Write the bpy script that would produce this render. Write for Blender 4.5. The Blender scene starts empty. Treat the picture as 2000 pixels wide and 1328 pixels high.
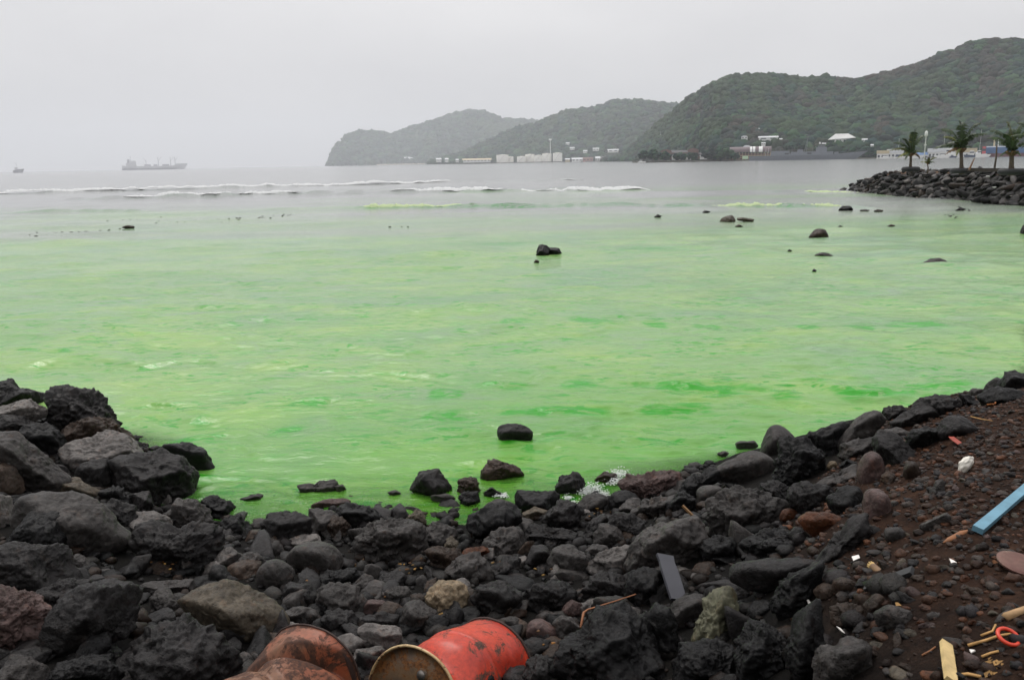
import bpy, bmesh, math, random
import numpy as np
from mathutils import Vector, Matrix

scene = bpy.context.scene
COL = scene.collection
rng = np.random.default_rng(7)
random.seed(7)

# ------------------------------------------------------------------ camera
FPX = 1570.0                      # focal length in pixels of the 2000 px wide photograph
CAMZ = 3.6
PITCH = math.atan(347 / FPX)
ROLL = math.atan(0.019)
F = np.array([0, math.cos(PITCH), -math.sin(PITCH)])
R0 = np.array([1.0, 0, 0])
U0 = np.array([0, math.sin(PITCH), math.cos(PITCH)])
RV = R0 * math.cos(ROLL) - U0 * math.sin(ROLL)
UV = R0 * math.sin(ROLL) + U0 * math.cos(ROLL)
CAM = np.array([0, 0, CAMZ])

cd = bpy.data.cameras.new('camera')
cam = bpy.data.objects.new('camera', cd)
COL.objects.link(cam)
cd.sensor_width = 36.0
cd.lens = FPX / 2000 * 36
cd.clip_start = 0.05
cd.clip_end = 30000
cd.dof.use_dof = True
cd.dof.focus_distance = 12.0
cd.dof.aperture_fstop = 7.1
m = Matrix(((RV[0], UV[0], -F[0], 0), (RV[1], UV[1], -F[1], 0), (RV[2], UV[2], -F[2], CAMZ), (0, 0, 0, 1)))
cam.matrix_world = m
scene.camera = cam

# ------------------------------------------------------------------ world and sun
SUN_EL, SUN_AZ = math.radians(58), math.radians(-25)     # azimuth from +Y towards +X
w = bpy.data.worlds.new('World')
scene.world = w
w.use_nodes = True
nt = w.node_tree
nt.nodes.clear()
out = nt.nodes.new('ShaderNodeOutputWorld')
bg = nt.nodes.new('ShaderNodeBackground')
sky = nt.nodes.new('ShaderNodeTexSky')
sky.sky_type = 'NISHITA'
sky.sun_disc = False
sky.sun_elevation = SUN_EL
sky.sun_rotation = SUN_AZ
sky.dust_density = 4
hs = nt.nodes.new('ShaderNodeHueSaturation')
hs.inputs['Saturation'].default_value = 0.05
nt.links.new(sky.outputs[0], hs.inputs['Color'])
tc = nt.nodes.new('ShaderNodeTexCoord')
mp = nt.nodes.new('ShaderNodeMapping')
mp.inputs['Scale'].default_value = (1, 1, 2.6)
nz = nt.nodes.new('ShaderNodeTexNoise')
nz.inputs['Scale'].default_value = 1.6
nz.inputs['Detail'].default_value = 5
nz.inputs['Roughness'].default_value = 0.5
cr = nt.nodes.new('ShaderNodeValToRGB')
cr.color_ramp.elements[0].position = 0.3
cr.color_ramp.elements[0].color = (5.95, 5.93, 6.15, 1)
cr.color_ramp.elements[1].position = 0.72
cr.color_ramp.elements[1].color = (7.6, 7.52, 7.6, 1)
mx = nt.nodes.new('ShaderNodeMixRGB')
mx.inputs[0].default_value = 0.94
nt.links.new(tc.outputs['Generated'], mp.inputs['Vector'])
nt.links.new(mp.outputs[0], nz.inputs['Vector'])
nt.links.new(nz.outputs['Fac'], cr.inputs[0])
nt.links.new(hs.outputs[0], mx.inputs[1])
nt.links.new(cr.outputs[0], mx.inputs[2])
# overcast sky: the luminance rises from the horizon to the zenith
sep = nt.nodes.new('ShaderNodeSeparateXYZ'); nt.links.new(tc.outputs['Generated'], sep.inputs[0])
el = nt.nodes.new('ShaderNodeMapRange'); el.inputs['From Min'].default_value = 0.0; el.inputs['From Max'].default_value = 1.0
el.inputs['To Min'].default_value = 0.93; el.inputs['To Max'].default_value = 2.0
nt.links.new(sep.outputs['Z'], el.inputs['Value'])
ml = nt.nodes.new('ShaderNodeVectorMath'); ml.operation = 'SCALE'
nt.links.new(mx.outputs[0], ml.inputs[0]); nt.links.new(el.outputs[0], ml.inputs['Scale'])
nt.links.new(ml.outputs[0], bg.inputs['Color'])
bg.inputs['Strength'].default_value = 0.1
nt.links.new(bg.outputs[0], out.inputs['Surface'])

sl = bpy.data.lights.new('sun', 'SUN')
sl.energy = 1.5
sl.angle = math.radians(20)
sl.color = (1.0, 0.96, 0.9)
so = bpy.data.objects.new('sun', sl)
COL.objects.link(so)
sd = Vector((math.sin(SUN_AZ) * math.cos(SUN_EL), math.cos(SUN_AZ) * math.cos(SUN_EL), math.sin(SUN_EL)))
so.rotation_euler = sd.to_track_quat('Z', 'Y').to_euler()

scene.view_settings.view_transform = 'Standard'
scene.view_settings.look = 'None'
scene.view_settings.exposure = 0
scene.view_settings.gamma = 1
scene.view_settings.use_curve_mapping = False
scene.cycles.use_denoising = True
scene.cycles.max_bounces = 8
scene.cycles.diffuse_bounces = 3
scene.cycles.glossy_bounces = 3
scene.cycles.volume_bounces = 8
scene.cycles.transparent_max_bounces = 8
scene.cycles.sample_clamp_indirect = 4

# ------------------------------------------------------------------ helpers
def ray(px, py):
    px = np.asarray(px, float); py = np.asarray(py, float)
    d = F + ((px - 1000) / FPX)[..., None] * RV + ((664 - py) / FPX)[..., None] * UV
    return d

def at_dist(px, py, dist):
    """point on the pixel's ray at a horizontal distance"""
    d = ray(px, py)
    h = np.hypot(d[..., 0], d[..., 1])
    return CAM + d * (np.asarray(dist) / h)[..., None]

def at_z(px, py, z):
    d = ray(px, py)
    return CAM + d * ((z - CAMZ) / d[..., 2])[..., None]

def hor_y(px):
    return 336 - 0.019 * px

def link(o, parent=None):
    COL.objects.link(o)
    if parent is not None:
        o.parent = parent
    return o

def mesh_np(name, co, faces, mat, smooth=False, cols=None, extra=None):
    """co (n,3); faces (m,k) int array or list of tuples"""
    me = bpy.data.meshes.new(name)
    if isinstance(faces, np.ndarray):
        k = faces.shape[1]
        me.vertices.add(len(co)); me.vertices.foreach_set('co', np.asarray(co, np.float32).ravel())
        me.loops.add(faces.size); me.loops.foreach_set('vertex_index', faces.astype(np.int32).ravel())
        me.polygons.add(len(faces))
        me.polygons.foreach_set('loop_start', np.arange(0, faces.size, k, dtype=np.int32))
        me.update(calc_edges=True)
    else:
        me.from_pydata([tuple(map(float, c)) for c in co], [], faces)
        me.update()
    if smooth:
        me.polygons.foreach_set('use_smooth', np.ones(len(me.polygons), bool))
    if cols is not None:
        a = me.color_attributes.new('col', 'FLOAT_COLOR', 'POINT')
        c4 = np.ones((len(co), 4), np.float32); c4[:, :3] = cols
        a.data.foreach_set('color', c4.ravel())
    if extra:
        for k_, v_ in extra.items():
            a = me.attributes.new(k_, 'FLOAT', 'POINT')
            a.data.foreach_set('value', np.asarray(v_, np.float32))
    if mat is not None:
        me.materials.append(mat)
    me.validate()
    return me

def obj(name, me, parent=None, loc=None):
    o = bpy.data.objects.new(name, me)
    if loc is not None:
        o.location = tuple(map(float, loc))
    return link(o, parent)

def tag(o, label=None, cat=None, group=None, kind=None):
    if label: o['label'] = label
    if cat: o['category'] = cat
    if group: o['group'] = group
    if kind: o['kind'] = kind
    return o

def empty(name, loc, label, cat, group=None, rz=0):
    o = bpy.data.objects.new(name, None)
    o.location = tuple(map(float, loc)); o.rotation_euler = (0, 0, rz)
    o.empty_display_size = 0.2
    link(o)
    return tag(o, label, cat, group)

class MB:
    def __init__(s): s.v = []; s.f = []
    def add(s, vs, fs):
        n = len(s.v); s.v += [tuple(map(float, v)) for v in vs]; s.f += [tuple(i + n for i in f) for f in fs]; return s
    def box(s, a, b, rot=None, c=None, taper=1.0):
        x0, y0, z0 = a; x1, y1, z1 = b
        cx, cy = (x0 + x1) / 2, (y0 + y1) / 2
        vs = [(x0, y0, z0), (x1, y0, z0), (x1, y1, z0), (x0, y1, z0)]
        vs += [(cx + (x - cx) * taper, cy + (y - cy) * taper, z1) for x, y, _ in vs]
        if rot is not None:
            M = rot; c = c or (0, 0, 0)
            vs = [tuple(M @ Vector(v) + Vector(c)) for v in vs]
        return s.add(vs, [(0, 3, 2, 1), (4, 5, 6, 7), (0, 1, 5, 4), (1, 2, 6, 5), (2, 3, 7, 6), (3, 0, 4, 7)])
    def tube(s, pts, rads, n=8, cap=True):
        pts = [Vector(p) for p in pts]
        if not hasattr(rads, '__len__'): rads = [rads] * len(pts)
        base = len(s.v); vs = []
        for i, p in enumerate(pts):
            t = (pts[min(i + 1, len(pts) - 1)] - pts[max(i - 1, 0)]).normalized()
            up = Vector((0, 0, 1)) if abs(t.z) < .9 else Vector((0, 1, 0))
            a = t.cross(up).normalized(); b = t.cross(a)
            for k in range(n):
                th = 2 * math.pi * k / n
                vs.append(p + (a * math.cos(th) + b * math.sin(th)) * rads[i])
        fs = []
        for i in range(len(pts) - 1):
            for k in range(n):
                fs.append((i * n + k, i * n + (k + 1) % n, (i + 1) * n + (k + 1) % n, (i + 1) * n + k))
        if cap:
            fs.append(tuple(range(n))[::-1]); fs.append(tuple((len(pts) - 1) * n + k for k in range(n)))
        return s.add(vs, fs)
    def prism(s, prof, y0, y1):
        """extrude an (x,z) outline along y"""
        n = len(prof)
        vs = [(x, y0, z) for x, z in prof] + [(x, y1, z) for x, z in prof]
        fs = [tuple(range(n)), tuple(range(2 * n - 1, n - 1, -1))]
        fs += [(i, i + n, (i + 1) % n + n, (i + 1) % n) for i in range(n)]
        return s.add(vs, fs)
    def mesh(s, name, mat, smooth=False):
        me = mesh_np(name, s.v, s.f, mat, smooth)
        return me
    def obj(s, name, mat, parent=None, loc=None, smooth=False):
        return obj(name, s.mesh(name, mat, smooth), parent, loc)

# vectorised value noise
_P = rng.permutation(256); _P = np.concatenate([_P, _P, _P]); _V = rng.uniform(-1, 1, 256)
def vnoise(p):
    p = np.asarray(p, float)
    i = np.floor(p).astype(int); f = p - i; f = f * f * f * (f * (f * 6 - 15) + 10); i &= 255
    r = 0
    for dx in (0, 1):
        wx = f[..., 0] if dx else 1 - f[..., 0]
        for dy in (0, 1):
            wy = f[..., 1] if dy else 1 - f[..., 1]
            for dz in (0, 1):
                wz = f[..., 2] if dz else 1 - f[..., 2]
                h = _P[_P[_P[(i[..., 0] + dx) & 255] + ((i[..., 1] + dy) & 255)] + ((i[..., 2] + dz) & 255)]
                r = r + wx * wy * wz * _V[h]
    return r
def fbm(p, octv=4, gain=.5, lac=2.03):
    p = np.asarray(p, float); r = 0; a = 1
    for k in range(octv):
        r = r + a * vnoise(p * lac ** k + 17.3 * k); a *= gain
    return r
def ridged(p, octv=4, gain=.5):
    p = np.asarray(p, float); r = 0; a = 1
    for k in range(octv):
        r = r + a * (1 - 2 * np.abs(vnoise(p * 2.1 ** k + 9.1 * k))); a *= gain
    return r

# ------------------------------------------------------------------ materials
def nodes(name):
    mt = bpy.data.materials.new(name); mt.use_nodes = True
    n = mt.node_tree; b = n.nodes['Principled BSDF']
    return mt, n, b
def N(n, t, **kw):
    nd = n.nodes.new('ShaderNode' + t)
    for k, v in kw.items():
        if k.startswith('i_'):
            nd.inputs[k[2:].replace('_', ' ')].default_value = v
        else: setattr(nd, k, v)
    return nd
def noise(n, vec, scale, detail=4, rough=.55, dist=0):
    t = N(n, 'TexNoise'); t.inputs['Scale'].default_value = scale; t.inputs['Detail'].default_value = detail
    t.inputs['Roughness'].default_value = rough; t.inputs['Distortion'].default_value = dist
    n.links.new(vec, t.inputs['Vector']); return t.outputs['Fac']
def ramp(n, fac, stops):
    r = N(n, 'ValToRGB'); e = r.color_ramp.elements
    while len(e) < len(stops): e.new(0.5)
    for x, (p, c) in zip(e, stops):
        x.position = p; x.color = (c, c, c, 1) if not hasattr(c, '__len__') else (*c, 1)
    n.links.new(fac, r.inputs[0]); return r.outputs['Color']
def mixc(n, fac, a, b, mode='MIX'):
    x = N(n, 'MixRGB', blend_type=mode)
    for i, v in enumerate((fac, a, b)):
        if isinstance(v, (int, float)): x.inputs[i].default_value = v if i == 0 else (v, v, v, 1)
        elif isinstance(v, tuple): x.inputs[i].default_value = (*v, 1)
        else: n.links.new(v, x.inputs[i])
    return x.outputs[0]
def math_(n, op, a, b=0.0):
    x = N(n, 'Math', operation=op)
    for i, v in enumerate((a, b)):
        if isinstance(v, (int, float)): x.inputs[i].default_value = v
        else: n.links.new(v, x.inputs[i])
    return x.outputs[0]
def bump(n, b, h, strength=.5, dist=.01, prev=None):
    x = N(n, 'Bump'); x.inputs['Strength'].default_value = strength; x.inputs['Distance'].default_value = dist
    n.links.new(h, x.inputs['Height'])
    if prev is not None: n.links.new(prev, x.inputs['Normal'])
    if b is not None: n.links.new(x.outputs[0], b.inputs['Normal'])
    return x.outputs[0]

def simple(name, col, rough=.7, var=.25, scale=3.0, metal=0, bumpd=0.0):
    mt, n, b = nodes(name)
    g = N(n, 'NewGeometry').outputs['Position']
    f = noise(n, g, scale, 5, .6)
    v = ramp(n, f, [(.3, 1 - var), (.7, 1 + var)])
    n.links.new(mixc(n, 1.0, col, v, 'MULTIPLY'), b.inputs['Base Color'])
    b.inputs['Roughness'].default_value = rough; b.inputs['Metallic'].default_value = metal
    if bumpd: bump(n, b, f, .6, bumpd)
    return mt

def make_rock_mat(name, use_attr=False, wet=True, fine=1.0):
    mt, n, b = nodes(name)
    g = N(n, 'NewGeometry').outputs['Position']
    if use_attr:
        base = N(n, 'Attribute', attribute_name='col').outputs['Color']
    else:
        base = N(n, 'ObjectInfo').outputs['Color']
    big = noise(n, g, 5 * fine, 4, .6)
    mid = noise(n, g, 28 * fine, 6, .65, .3)
    sm = noise(n, g, 130 * fine, 3, .6)
    v1 = ramp(n, big, [(.3, .6), (.7, 1.4)])
    v2 = ramp(n, mid, [(.3, .5), (.5, .95), (.72, 1.6)])
    c = mixc(n, 1.0, base, v1, 'MULTIPLY'); c = mixc(n, 1.0, c, v2, 'MULTIPLY')
    rust = ramp(n, noise(n, g, 11 * fine, 5, .7), [(.56, 0.0), (.72, .5)])
    c = mixc(n, rust, c, mixc(n, 1.0, c, (1.7, 1.15, .85), 'MULTIPLY'))
    vor = N(n, 'TexVoronoi'); vor.inputs['Scale'].default_value = 60 * fine
    n.links.new(g, vor.inputs['Vector'])
    pit = ramp(n, vor.outputs['Distance'], [(.08, 0.0), (.38, 1.0)])
    mask = ramp(n, noise(n, g, 4 * fine, 3, .5), [(.42, 0.0), (.6, 1.0)])
    pitm = mixc(n, mask, 1.0, pit)
    c = mixc(n, 1.0, c, ramp(n, pitm, [(0, .55), (1, 1.0)]), 'MULTIPLY')
    n.links.new(c, b.inputs['Base Color'])
    n.links.new(ramp(n, mid, [(.3, .24), (.7, .52)]), b.inputs['Roughness'])
    b.inputs['Specular IOR Level'].default_value = .14
    p = bump(n, None, mid, .8, .018 / fine)
    p = bump(n, None, sm, .45, .004 / fine, p)
    bump(n, b, pitm, .55, .008 / fine, p)
    return mt
ROCK = make_rock_mat('basalt_rock')
GRAVEL = make_rock_mat('gravel_stone', True, fine=1.6)
BWROCK = make_rock_mat('breakwater_rock', fine=.35)
# ------------------------------------------------------------------ shore ground
_ctl = []
def cp(px, py, z):
    p = at_z(px, py, z); _ctl.append((p[0], p[1], z))
for a in [(2000, 1328, 1.95), (1800, 1328, 1.85), (1620, 1328, 1.6), (1450, 1328, 1.1), (1250, 1328, .9), (1000, 1328, .72), (800, 1328, .68), (600, 1328, .72),
          (400, 1328, .85), (200, 1328, 1.0), (0, 1328, 1.05), (0, 1150, .9), (200, 1150, .75), (400, 1150, .55), (600, 1150, .48), (800, 1150, .42),
          (1000, 1150, .42), (1150, 1150, .5), (1300, 1150, .65), (1450, 1150, 1.0), (1600, 1150, 1.5), (1750, 1150, 1.78), (2000, 1150, 1.92),
          (0, 1000, .75), (120, 1000, .6), (250, 1030, .35), (400, 1060, .15), (600, 1060, .12), (800, 1070, .16), (950, 1060, .12), (1100, 1040, .12), (1200, 1020, .14), (1300, 1000, .25),
          (1400, 990, .5), (1500, 1000, .85), (1600, 1000, 1.2), (1680, 1000, 1.5), (1850, 1000, 1.78), (2000, 1000, 1.9),
          (0, 900, .55), (120, 900, .35), (220, 930, .1), (300, 980, .02), (0, 805, .75), (80, 805, .55), (160, 825, .35),
          (440, 1010, -.03), (520, 1030, -.02), (600, 1010, -.03), (700, 1000, -.03), (800, 1010, -.03), (900, 1030, 0), (1000, 1000, -.02), (1100, 990, -.03), (1200, 975, 0), (1320, 955, .02),
          (1450, 930, .35), (1550, 920, .7), (1650, 900, 1.05), (1750, 870, 1.35), (1850, 830, 1.55), (2000, 800, 1.75),
          (350, 960, -.18), (450, 950, -.28), (600, 950, -.22), (750, 950, -.2), (900, 950, -.15), (1050, 940, -.2), (1200, 920, -.2), (1330, 915, -.2)]:
    cp(*a)
for px, py, z in [(1440, 880, .15), (1560, 850, .35), (1700, 815, .6), (1830, 790, .9), (1930, 760, 1.15), (2060, 740, 1.3)]:
    d = at_z(px, py, z); _ctl.append((d[0], d[1], z))
    k = np.array([d[0], d[1]]); u = np.array([-.55, .83]); k2 = k + u * (.6 + .9 * z)
    _ctl.append((k2[0], k2[1], -.35)); k3 = k2 + u * 1.2; _ctl.append((k3[0], k3[1], -.8))
for px in (-250, -60, 60, 180):
    d = at_z(px, 815 + px * .35, 0); _ctl.append((d[0], d[1] + 1.6, -.5)); _ctl.append((d[0], d[1] + 3.2, -.9))
for x, y, z in [(0, 0, 1.9), (-3, 0, 1.7), (-8, 0, 1.8), (3, 0, 1.95), (8, 0, 2.1), (6, 3, 2.05), (7, 7, 1.95), (10, 8, 2.0), (13, 14, 1.5), (-8, 4, 1.2), (-8, 8, .5), (-7, 10, -.1),
                (-12, 6, 1.2), (-13, 10, .3), (-12, 14, -1), (0, 13, -.8), (-5, 13, -1), (4, 13, -1), (8, 15, -1), (14, 3, 2.1), (-14, 2, 1.8), (0, 2, 1.35), (14, 22, -1), (-14, 22, -1.1), (0, 22, -1.1)]:
    _ctl.append((x, y, z))
_C = np.array(_ctl)
_D = np.hypot(_C[:, None, 0] - _C[None, :, 0], _C[:, None, 1] - _C[None, :, 1])
_n = len(_C)
_A = np.zeros((_n + 1, _n + 1)); _A[:_n, :_n] = _D - np.eye(_n) * .12; _A[:_n, _n] = 1; _A[_n, :_n] = 1
_W = np.linalg.solve(_A, np.concatenate([_C[:, 2], [0]]))
GX0, GX1, GY0, GY1, GS = -14, 14, -1.5, 22, .07
_gx = np.arange(GX0, GX1 + GS / 2, GS); _gy = np.arange(GY0, GY1 + GS / 2, GS)
_XX, _YY = np.meshgrid(_gx, _gy)
_Z = np.full(_XX.shape, _W[_n])
for i in range(_n):
    _Z += _W[i] * np.hypot(_XX - _C[i, 0], _YY - _C[i, 1])
_base = _Z.copy()
_Z += .035 * fbm(np.stack([_XX * 1.6, _YY * 1.6, _XX * 0], -1), 5)
_Z = np.maximum(_Z, -1.3)
def G(x, y):
    fx = (np.clip(x, GX0, GX1 - .1) - GX0) / GS; fy = (np.clip(y, GY0, GY1 - .1) - GY0) / GS
    i = np.floor(fx).astype(int); j = np.floor(fy).astype(int); fx = fx - i; fy = fy - j
    return (_Z[j, i] * (1 - fx) * (1 - fy) + _Z[j, i + 1] * fx * (1 - fy) + _Z[j + 1, i] * (1 - fx) * fy + _Z[j + 1, i + 1] * fx * fy)
def hit(px, py, floor=-9):
    """first point of the pixel's ray on the shore ground (or on the level FLOOR)"""
    d = ray(px, py); d = d / np.hypot(d[0], d[1])
    s = np.arange(1.2, 21, .02)
    P = CAM + d * s[:, None]
    g = np.maximum(G(P[:, 0], P[:, 1]), floor)
    k = np.nonzero(P[:, 2] < g)[0]
    return P[k[0]] if len(k) else at_z(px, py, max(floor, 0))

ny, nx = _XX.shape
idx = np.arange(nx * ny).reshape(ny, nx)
fa = np.stack([idx[:-1, :-1], idx[:-1, 1:], idx[1:, 1:], idx[1:, :-1]], -1).reshape(-1, 4)
mt, n, b = nodes('shore_soil')
g = N(n, 'NewGeometry').outputs['Position']
at = N(n, 'Attribute', attribute_name='soil').outputs['Fac']
f1 = noise(n, g, 7, 8, .7); f2 = noise(n, g, 60, 6, .7)
brown = ramp(n, f1, [(.3, (.014, .007, .0045)), (.55, (.036, .018, .011)), (.75, (.07, .035, .021))])
black = ramp(n, f1, [(.3, (.003, .003, .003)), (.6, (.009, .008, .007)), (.8, (.03, .022, .016))])
c = mixc(n, at, black, brown)
c = mixc(n, 1.0, c, ramp(n, f2, [(.3, .5), (.7, 1.5)]), 'MULTIPLY')
n.links.new(c, b.inputs['Base Color']); b.inputs['Roughness'].default_value = .85
bump(n, b, f2, 1.0, .02); b.inputs['Specular IOR Level'].default_value = .1
_soil = np.clip((_XX - 1.35 - .12 * (_YY - 4)) / .7, 0, 1) * np.clip((_base - .9) / .5, 0, 1)
me = mesh_np('shore_ground', np.stack([_XX, _YY, _Z], -1).reshape(-1, 3), fa, mt, True, extra={'soil': _soil.ravel()})
tag(obj('shore_ground', me), 'dark brown and black soil bank sloping down to the water', None, None, 'structure')

# unseen hillside added behind the camera, blocking low sky light from the rocks
hx = np.linspace(-260, 260, 66); hy = np.concatenate([[-1.4, -5], np.linspace(-12, -150, 30)]); HX, HY = np.meshgrid(hx, hy)
HZ = 1.85 + np.clip((-HY - 9) / 60, 0, 1) ** .8 * 46 + 2.2 * fbm(np.stack([HX / 22, HY / 22, HX * 0], -1), 4) * np.clip((-HY - 9) / 12, 0, 1)
HZ[0] = 1.4
ii = np.arange(HX.size).reshape(HX.shape); fh = np.stack([ii[:-1, :-1], ii[1:, :-1], ii[1:, 1:], ii[:-1, 1:]], -1).reshape(-1, 4)
tag(obj('sky_blocker_hill', mesh_np('sky_blocker_hill', np.stack([HX, HY, HZ], -1).reshape(-1, 3), fh, simple('sky_blocker_green', (.03, .045, .02), .9, .5, .4), True)), 'unseen dark hillside added behind the camera to block low sky light', None, None, 'structure')

# seabed under the whole bay
sbm = simple('seabed_sand', (.05, .06, .04), .9, .4, 1.5)
me = mesh_np('seabed', np.array([(-9500, -300, -1.6), (9500, -300, -1.6), (9500, 9500, -1.6), (-9500, 9500, -1.6)]), np.array([[0, 1, 2, 3]]), sbm)
tag(obj('seabed', me), 'sandy seabed below the bay', None, None, 'structure')

# ------------------------------------------------------------------ sea
def crest_y(px, pts):
    xs, ys = zip(*pts); return np.interp(px, xs, ys)
# (picture line, height m, half width m, colour kind)
BREAK = [
    ([(-200, 384), (0, 380), (400, 370), (700, 362), (900, 357), (1140, 354), (1180, 354)], .42, 2.2, .16, -200, 1165),
    ([(-200, 393), (0, 391), (150, 391), (300, 388), (420, 385), (500, 381), (700, 380), (850, 376), (1100, 375), (1270, 375), (1300, 375)], .38, 1.8, .3, 100, 1290),
    ([(-200, 420), (0, 418), (120, 414), (300, 413), (320, 413)], .22, 1.2, .6, -200, 310),
    ([(640, 409), (700, 409), (900, 408), (1180, 406), (1400, 406), (1660, 407), (1760, 409)], .22, 1.0, .95, 660, 1720),
    ([(1450, 375), (1500, 375), (1690, 377)], .2, 1.2, .95, 1460, 1700),
    ([(200, 800), (420, 822), (520, 790), (700, 780), (900, 768), (1000, 752), (1200, 750), (1500, 762), (1700, 762), (1900, 745), (2000, 740)], .02, .30, 1.4, 360, 1950),
    ([(300, 868), (500, 845), (700, 822), (1000, 805), (1300, 800), (1560, 785)], .015, .22, 1.3, 300, 1540),
    ([(800, 640), (900, 632), (1000, 628), (1150, 628), (1350, 640), (1700, 642), (1900, 632)], .015, .35, 1.2, 840, 1900),
    ([(0, 690), (130, 692), (300, 690), (420, 700)], .006, .35, .8, 0, 400),
]
_wv = []
for lam, amp, nn in ((.25, .0019, 8), (.4, .0029, 8), (.7, .0043, 8), (1.2, .0055, 7), (2.4, .009, 6), (5, .013, 5), (11, .022, 4), (24, .035, 4)):
    for k in range(nn):
        l = lam * rng.uniform(.75, 1.35); th = math.radians(-90 + rng.normal(0, 24)); _wv.append((l, amp * rng.uniform(.5, 1), math.cos(th), math.sin(th), rng.uniform(0, 6.28)))
def waves(x, y):
    d = np.hypot(x, y); z = 0
    mod = 1 + .55 * vnoise(np.stack([x * .35, y * .6, x * 0 + 3.1], -1))
    wx = x + .25 * vnoise(np.stack([x * 1.3, y * 1.3, x * 0 + 7], -1)); wy = y + .25 * vnoise(np.stack([x * 1.3, y * 1.3, x * 0 + 1], -1))
    for l, a, cx, cy, ph in _wv:
        res = d * d / (2.6 * 3.6 * 800)          # row spacing
        fade = np.clip(1.3 - 5 * res / l, 0, 1)
        s = np.sin((wx * cx + wy * cy) * 6.283 / l + ph)
        z = z + a * fade * (s + .45 * s * s)
    return z * mod
az = np.concatenate([np.radians(np.linspace(-80, -37, 40, endpoint=False)), np.arctan(np.linspace(-.76, .76, 860)), np.radians(np.linspace(37.5, 80, 40))])
ds = [4.5]
while ds[-1] < 9000:
    d = ds[-1]; ds.append(d + max(.028, min(d * d / (1.5 * 3.6 * 800), d * .03)))
ds = np.array(ds)
AZ, DS = np.meshgrid(az, ds)
X = np.sin(AZ) * DS; Y = np.cos(AZ) * DS
Zw = waves(X, Y)
# picture coordinates of each vertex's rest position, to find how far it is from the crest lines
P = np.stack([X, Y, X * 0], -1) - CAM
zc = P @ F; PX = 1000 + FPX * (P @ RV) / zc; PY = 664 - FPX * (P @ UV) / zc
turq = np.zeros_like(X)  # strength of the painted dark green on wave faces along the crests
def crest(i, PX, X, D, s):
    pts, hgt, wid, kind, xa, xb = BREAK[i]
    fade = np.clip((PX - xa) / 60, 0, 1) * np.clip((xb - PX) / 60, 0, 1)
    u = X / D
    nzv = .8 + .45 * vnoise(np.stack([u * 24, u * 0 + xa, u * 0], -1)) + .3 * vnoise(np.stack([u * 110, u * 0 + xa, u * 0], -1))
    if hgt < .1: nzv = np.clip(.55 + 1.6 * vnoise(np.stack([X * 1.9, (D + s) * .9, D * 0 + xa], -1)), 0, 1.6)
    prof = np.where(s < 0, np.exp(-(s / (wid * .55)) ** 2), np.exp(-(s / (wid * 1.5)) ** 2))
    return hgt * fade * np.clip(nzv, .1, 1.6) * prof, kind * fade * np.clip(nzv, 0, 1.2) * np.exp(-((s + wid * .5) / (wid * .8)) ** 2)
for i_, br_ in enumerate(BREAK):
    cy = crest_y(PX, br_[0]); D = np.hypot(*[c_ for c_ in np.moveaxis(at_z(PX, cy, 0.0), -1, 0)[:2]])
    bz_, tq_ = crest(i_, PX, X, D, DS - D)
    Zw = Zw + bz_; turq = np.maximum(turq, tq_)
# lumps of swell
for px, py, r, h in [(965, 752, .14, .07), (1195, 407, 1.2, .24), (1270, 493, .7, .07), (1000, 480, .8, .07)]:
    q = at_z(px, py, 0); rr = ((X - q[0]) / (r * 2)) ** 2 + ((Y - q[1]) / r) ** 2
    Zw += h * np.exp(-rr); turq = np.maximum(turq, .95 * np.exp(-rr * .8))
# calm at the edge of the bank
inside = (X > GX0) & (X < GX1) & (Y > GY0) & (Y < GY1 - .2)
gg = np.where(inside, G(X, Y), -1.2)
shallow = np.clip(1 + (gg - .0) / .24, 0, 1)
Zw *= 1 - .65 * shallow
# green dye density: everywhere near, thinning out seaward at the far side
edge = np.interp(PX, [-400, 0, 500, 1000, 1500, 1900], [428, 414, 400, 384, 370, 358])
ns = fbm(np.stack([X * .035, Y * .16, X * 0], -1), 5)
dye = np.clip((PY - edge + 34 * ns) / 70, 0, 1)
dye = np.where(np.hypot(X, Y) < 4.5, 1, dye) * np.clip(1.0, 0, 1)
dye = dye * (.80 + .20 * np.clip((PY - 430) / 220, 0, 1))
ii = np.arange(X.size).reshape(X.shape)
fa = np.stack([ii[:-1, :-1], ii[:-1, 1:], ii[1:, 1:], ii[1:, :-1]], -1).reshape(-1, 4)
mt, n, b = nodes('sea_water')
pos = N(n, 'NewGeometry').outputs['Position']
dy = N(n, 'Attribute', attribute_name='dye').outputs['Fac']
tq = N(n, 'Attribute', attribute_name='turq').outputs['Fac']
sh = N(n, 'Attribute', attribute_name='shallow').outputs['Fac']
def mapped(sx, sy, rot=0.0):
    q = N(n, 'Mapping'); q.inputs['Scale'].default_value = (sx, sy, 1); q.inputs['Rotation'].default_value = (0, 0, rot)
    n.links.new(pos, q.inputs['Vector']); return q.outputs[0]
big = noise(n, mapped(.16, .22, .1), 1.0, 4, .6, .4)
yel = noise(n, mapped(.45, .8, .3), 1.0, 6, .65, .6)
stk = noise(n, mapped(1.3, 3.4, .12), 1.0, 5, .62, .5)
stk2 = noise(n, mapped(.34, 1.0, -.1), 1.0, 5, .62, .6)
pale = ramp(n, big, [(.32, (.155, .31, .135)), (.5, (.195, .355, .12)), (.68, (.24, .41, .10))])
c = mixc(n, ramp(n, yel, [(.52, 0.0), (.72, .6)]), pale, (.33, .46, .12))
c = mixc(n, ramp(n, yel, [(.28, .5), (.45, 0.0)]), c, (.22, .28, .24))
c = mixc(n, ramp(n, stk, [(.56, 0.0), (.72, .55)]), c, (.12, .42, .08))  # green streaks: wave faces reflecting less sky, put into the colour
c = mixc(n, ramp(n, stk2, [(.62, 0.0), (.74, .5)]), c, (.13, .40, .09))
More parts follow.
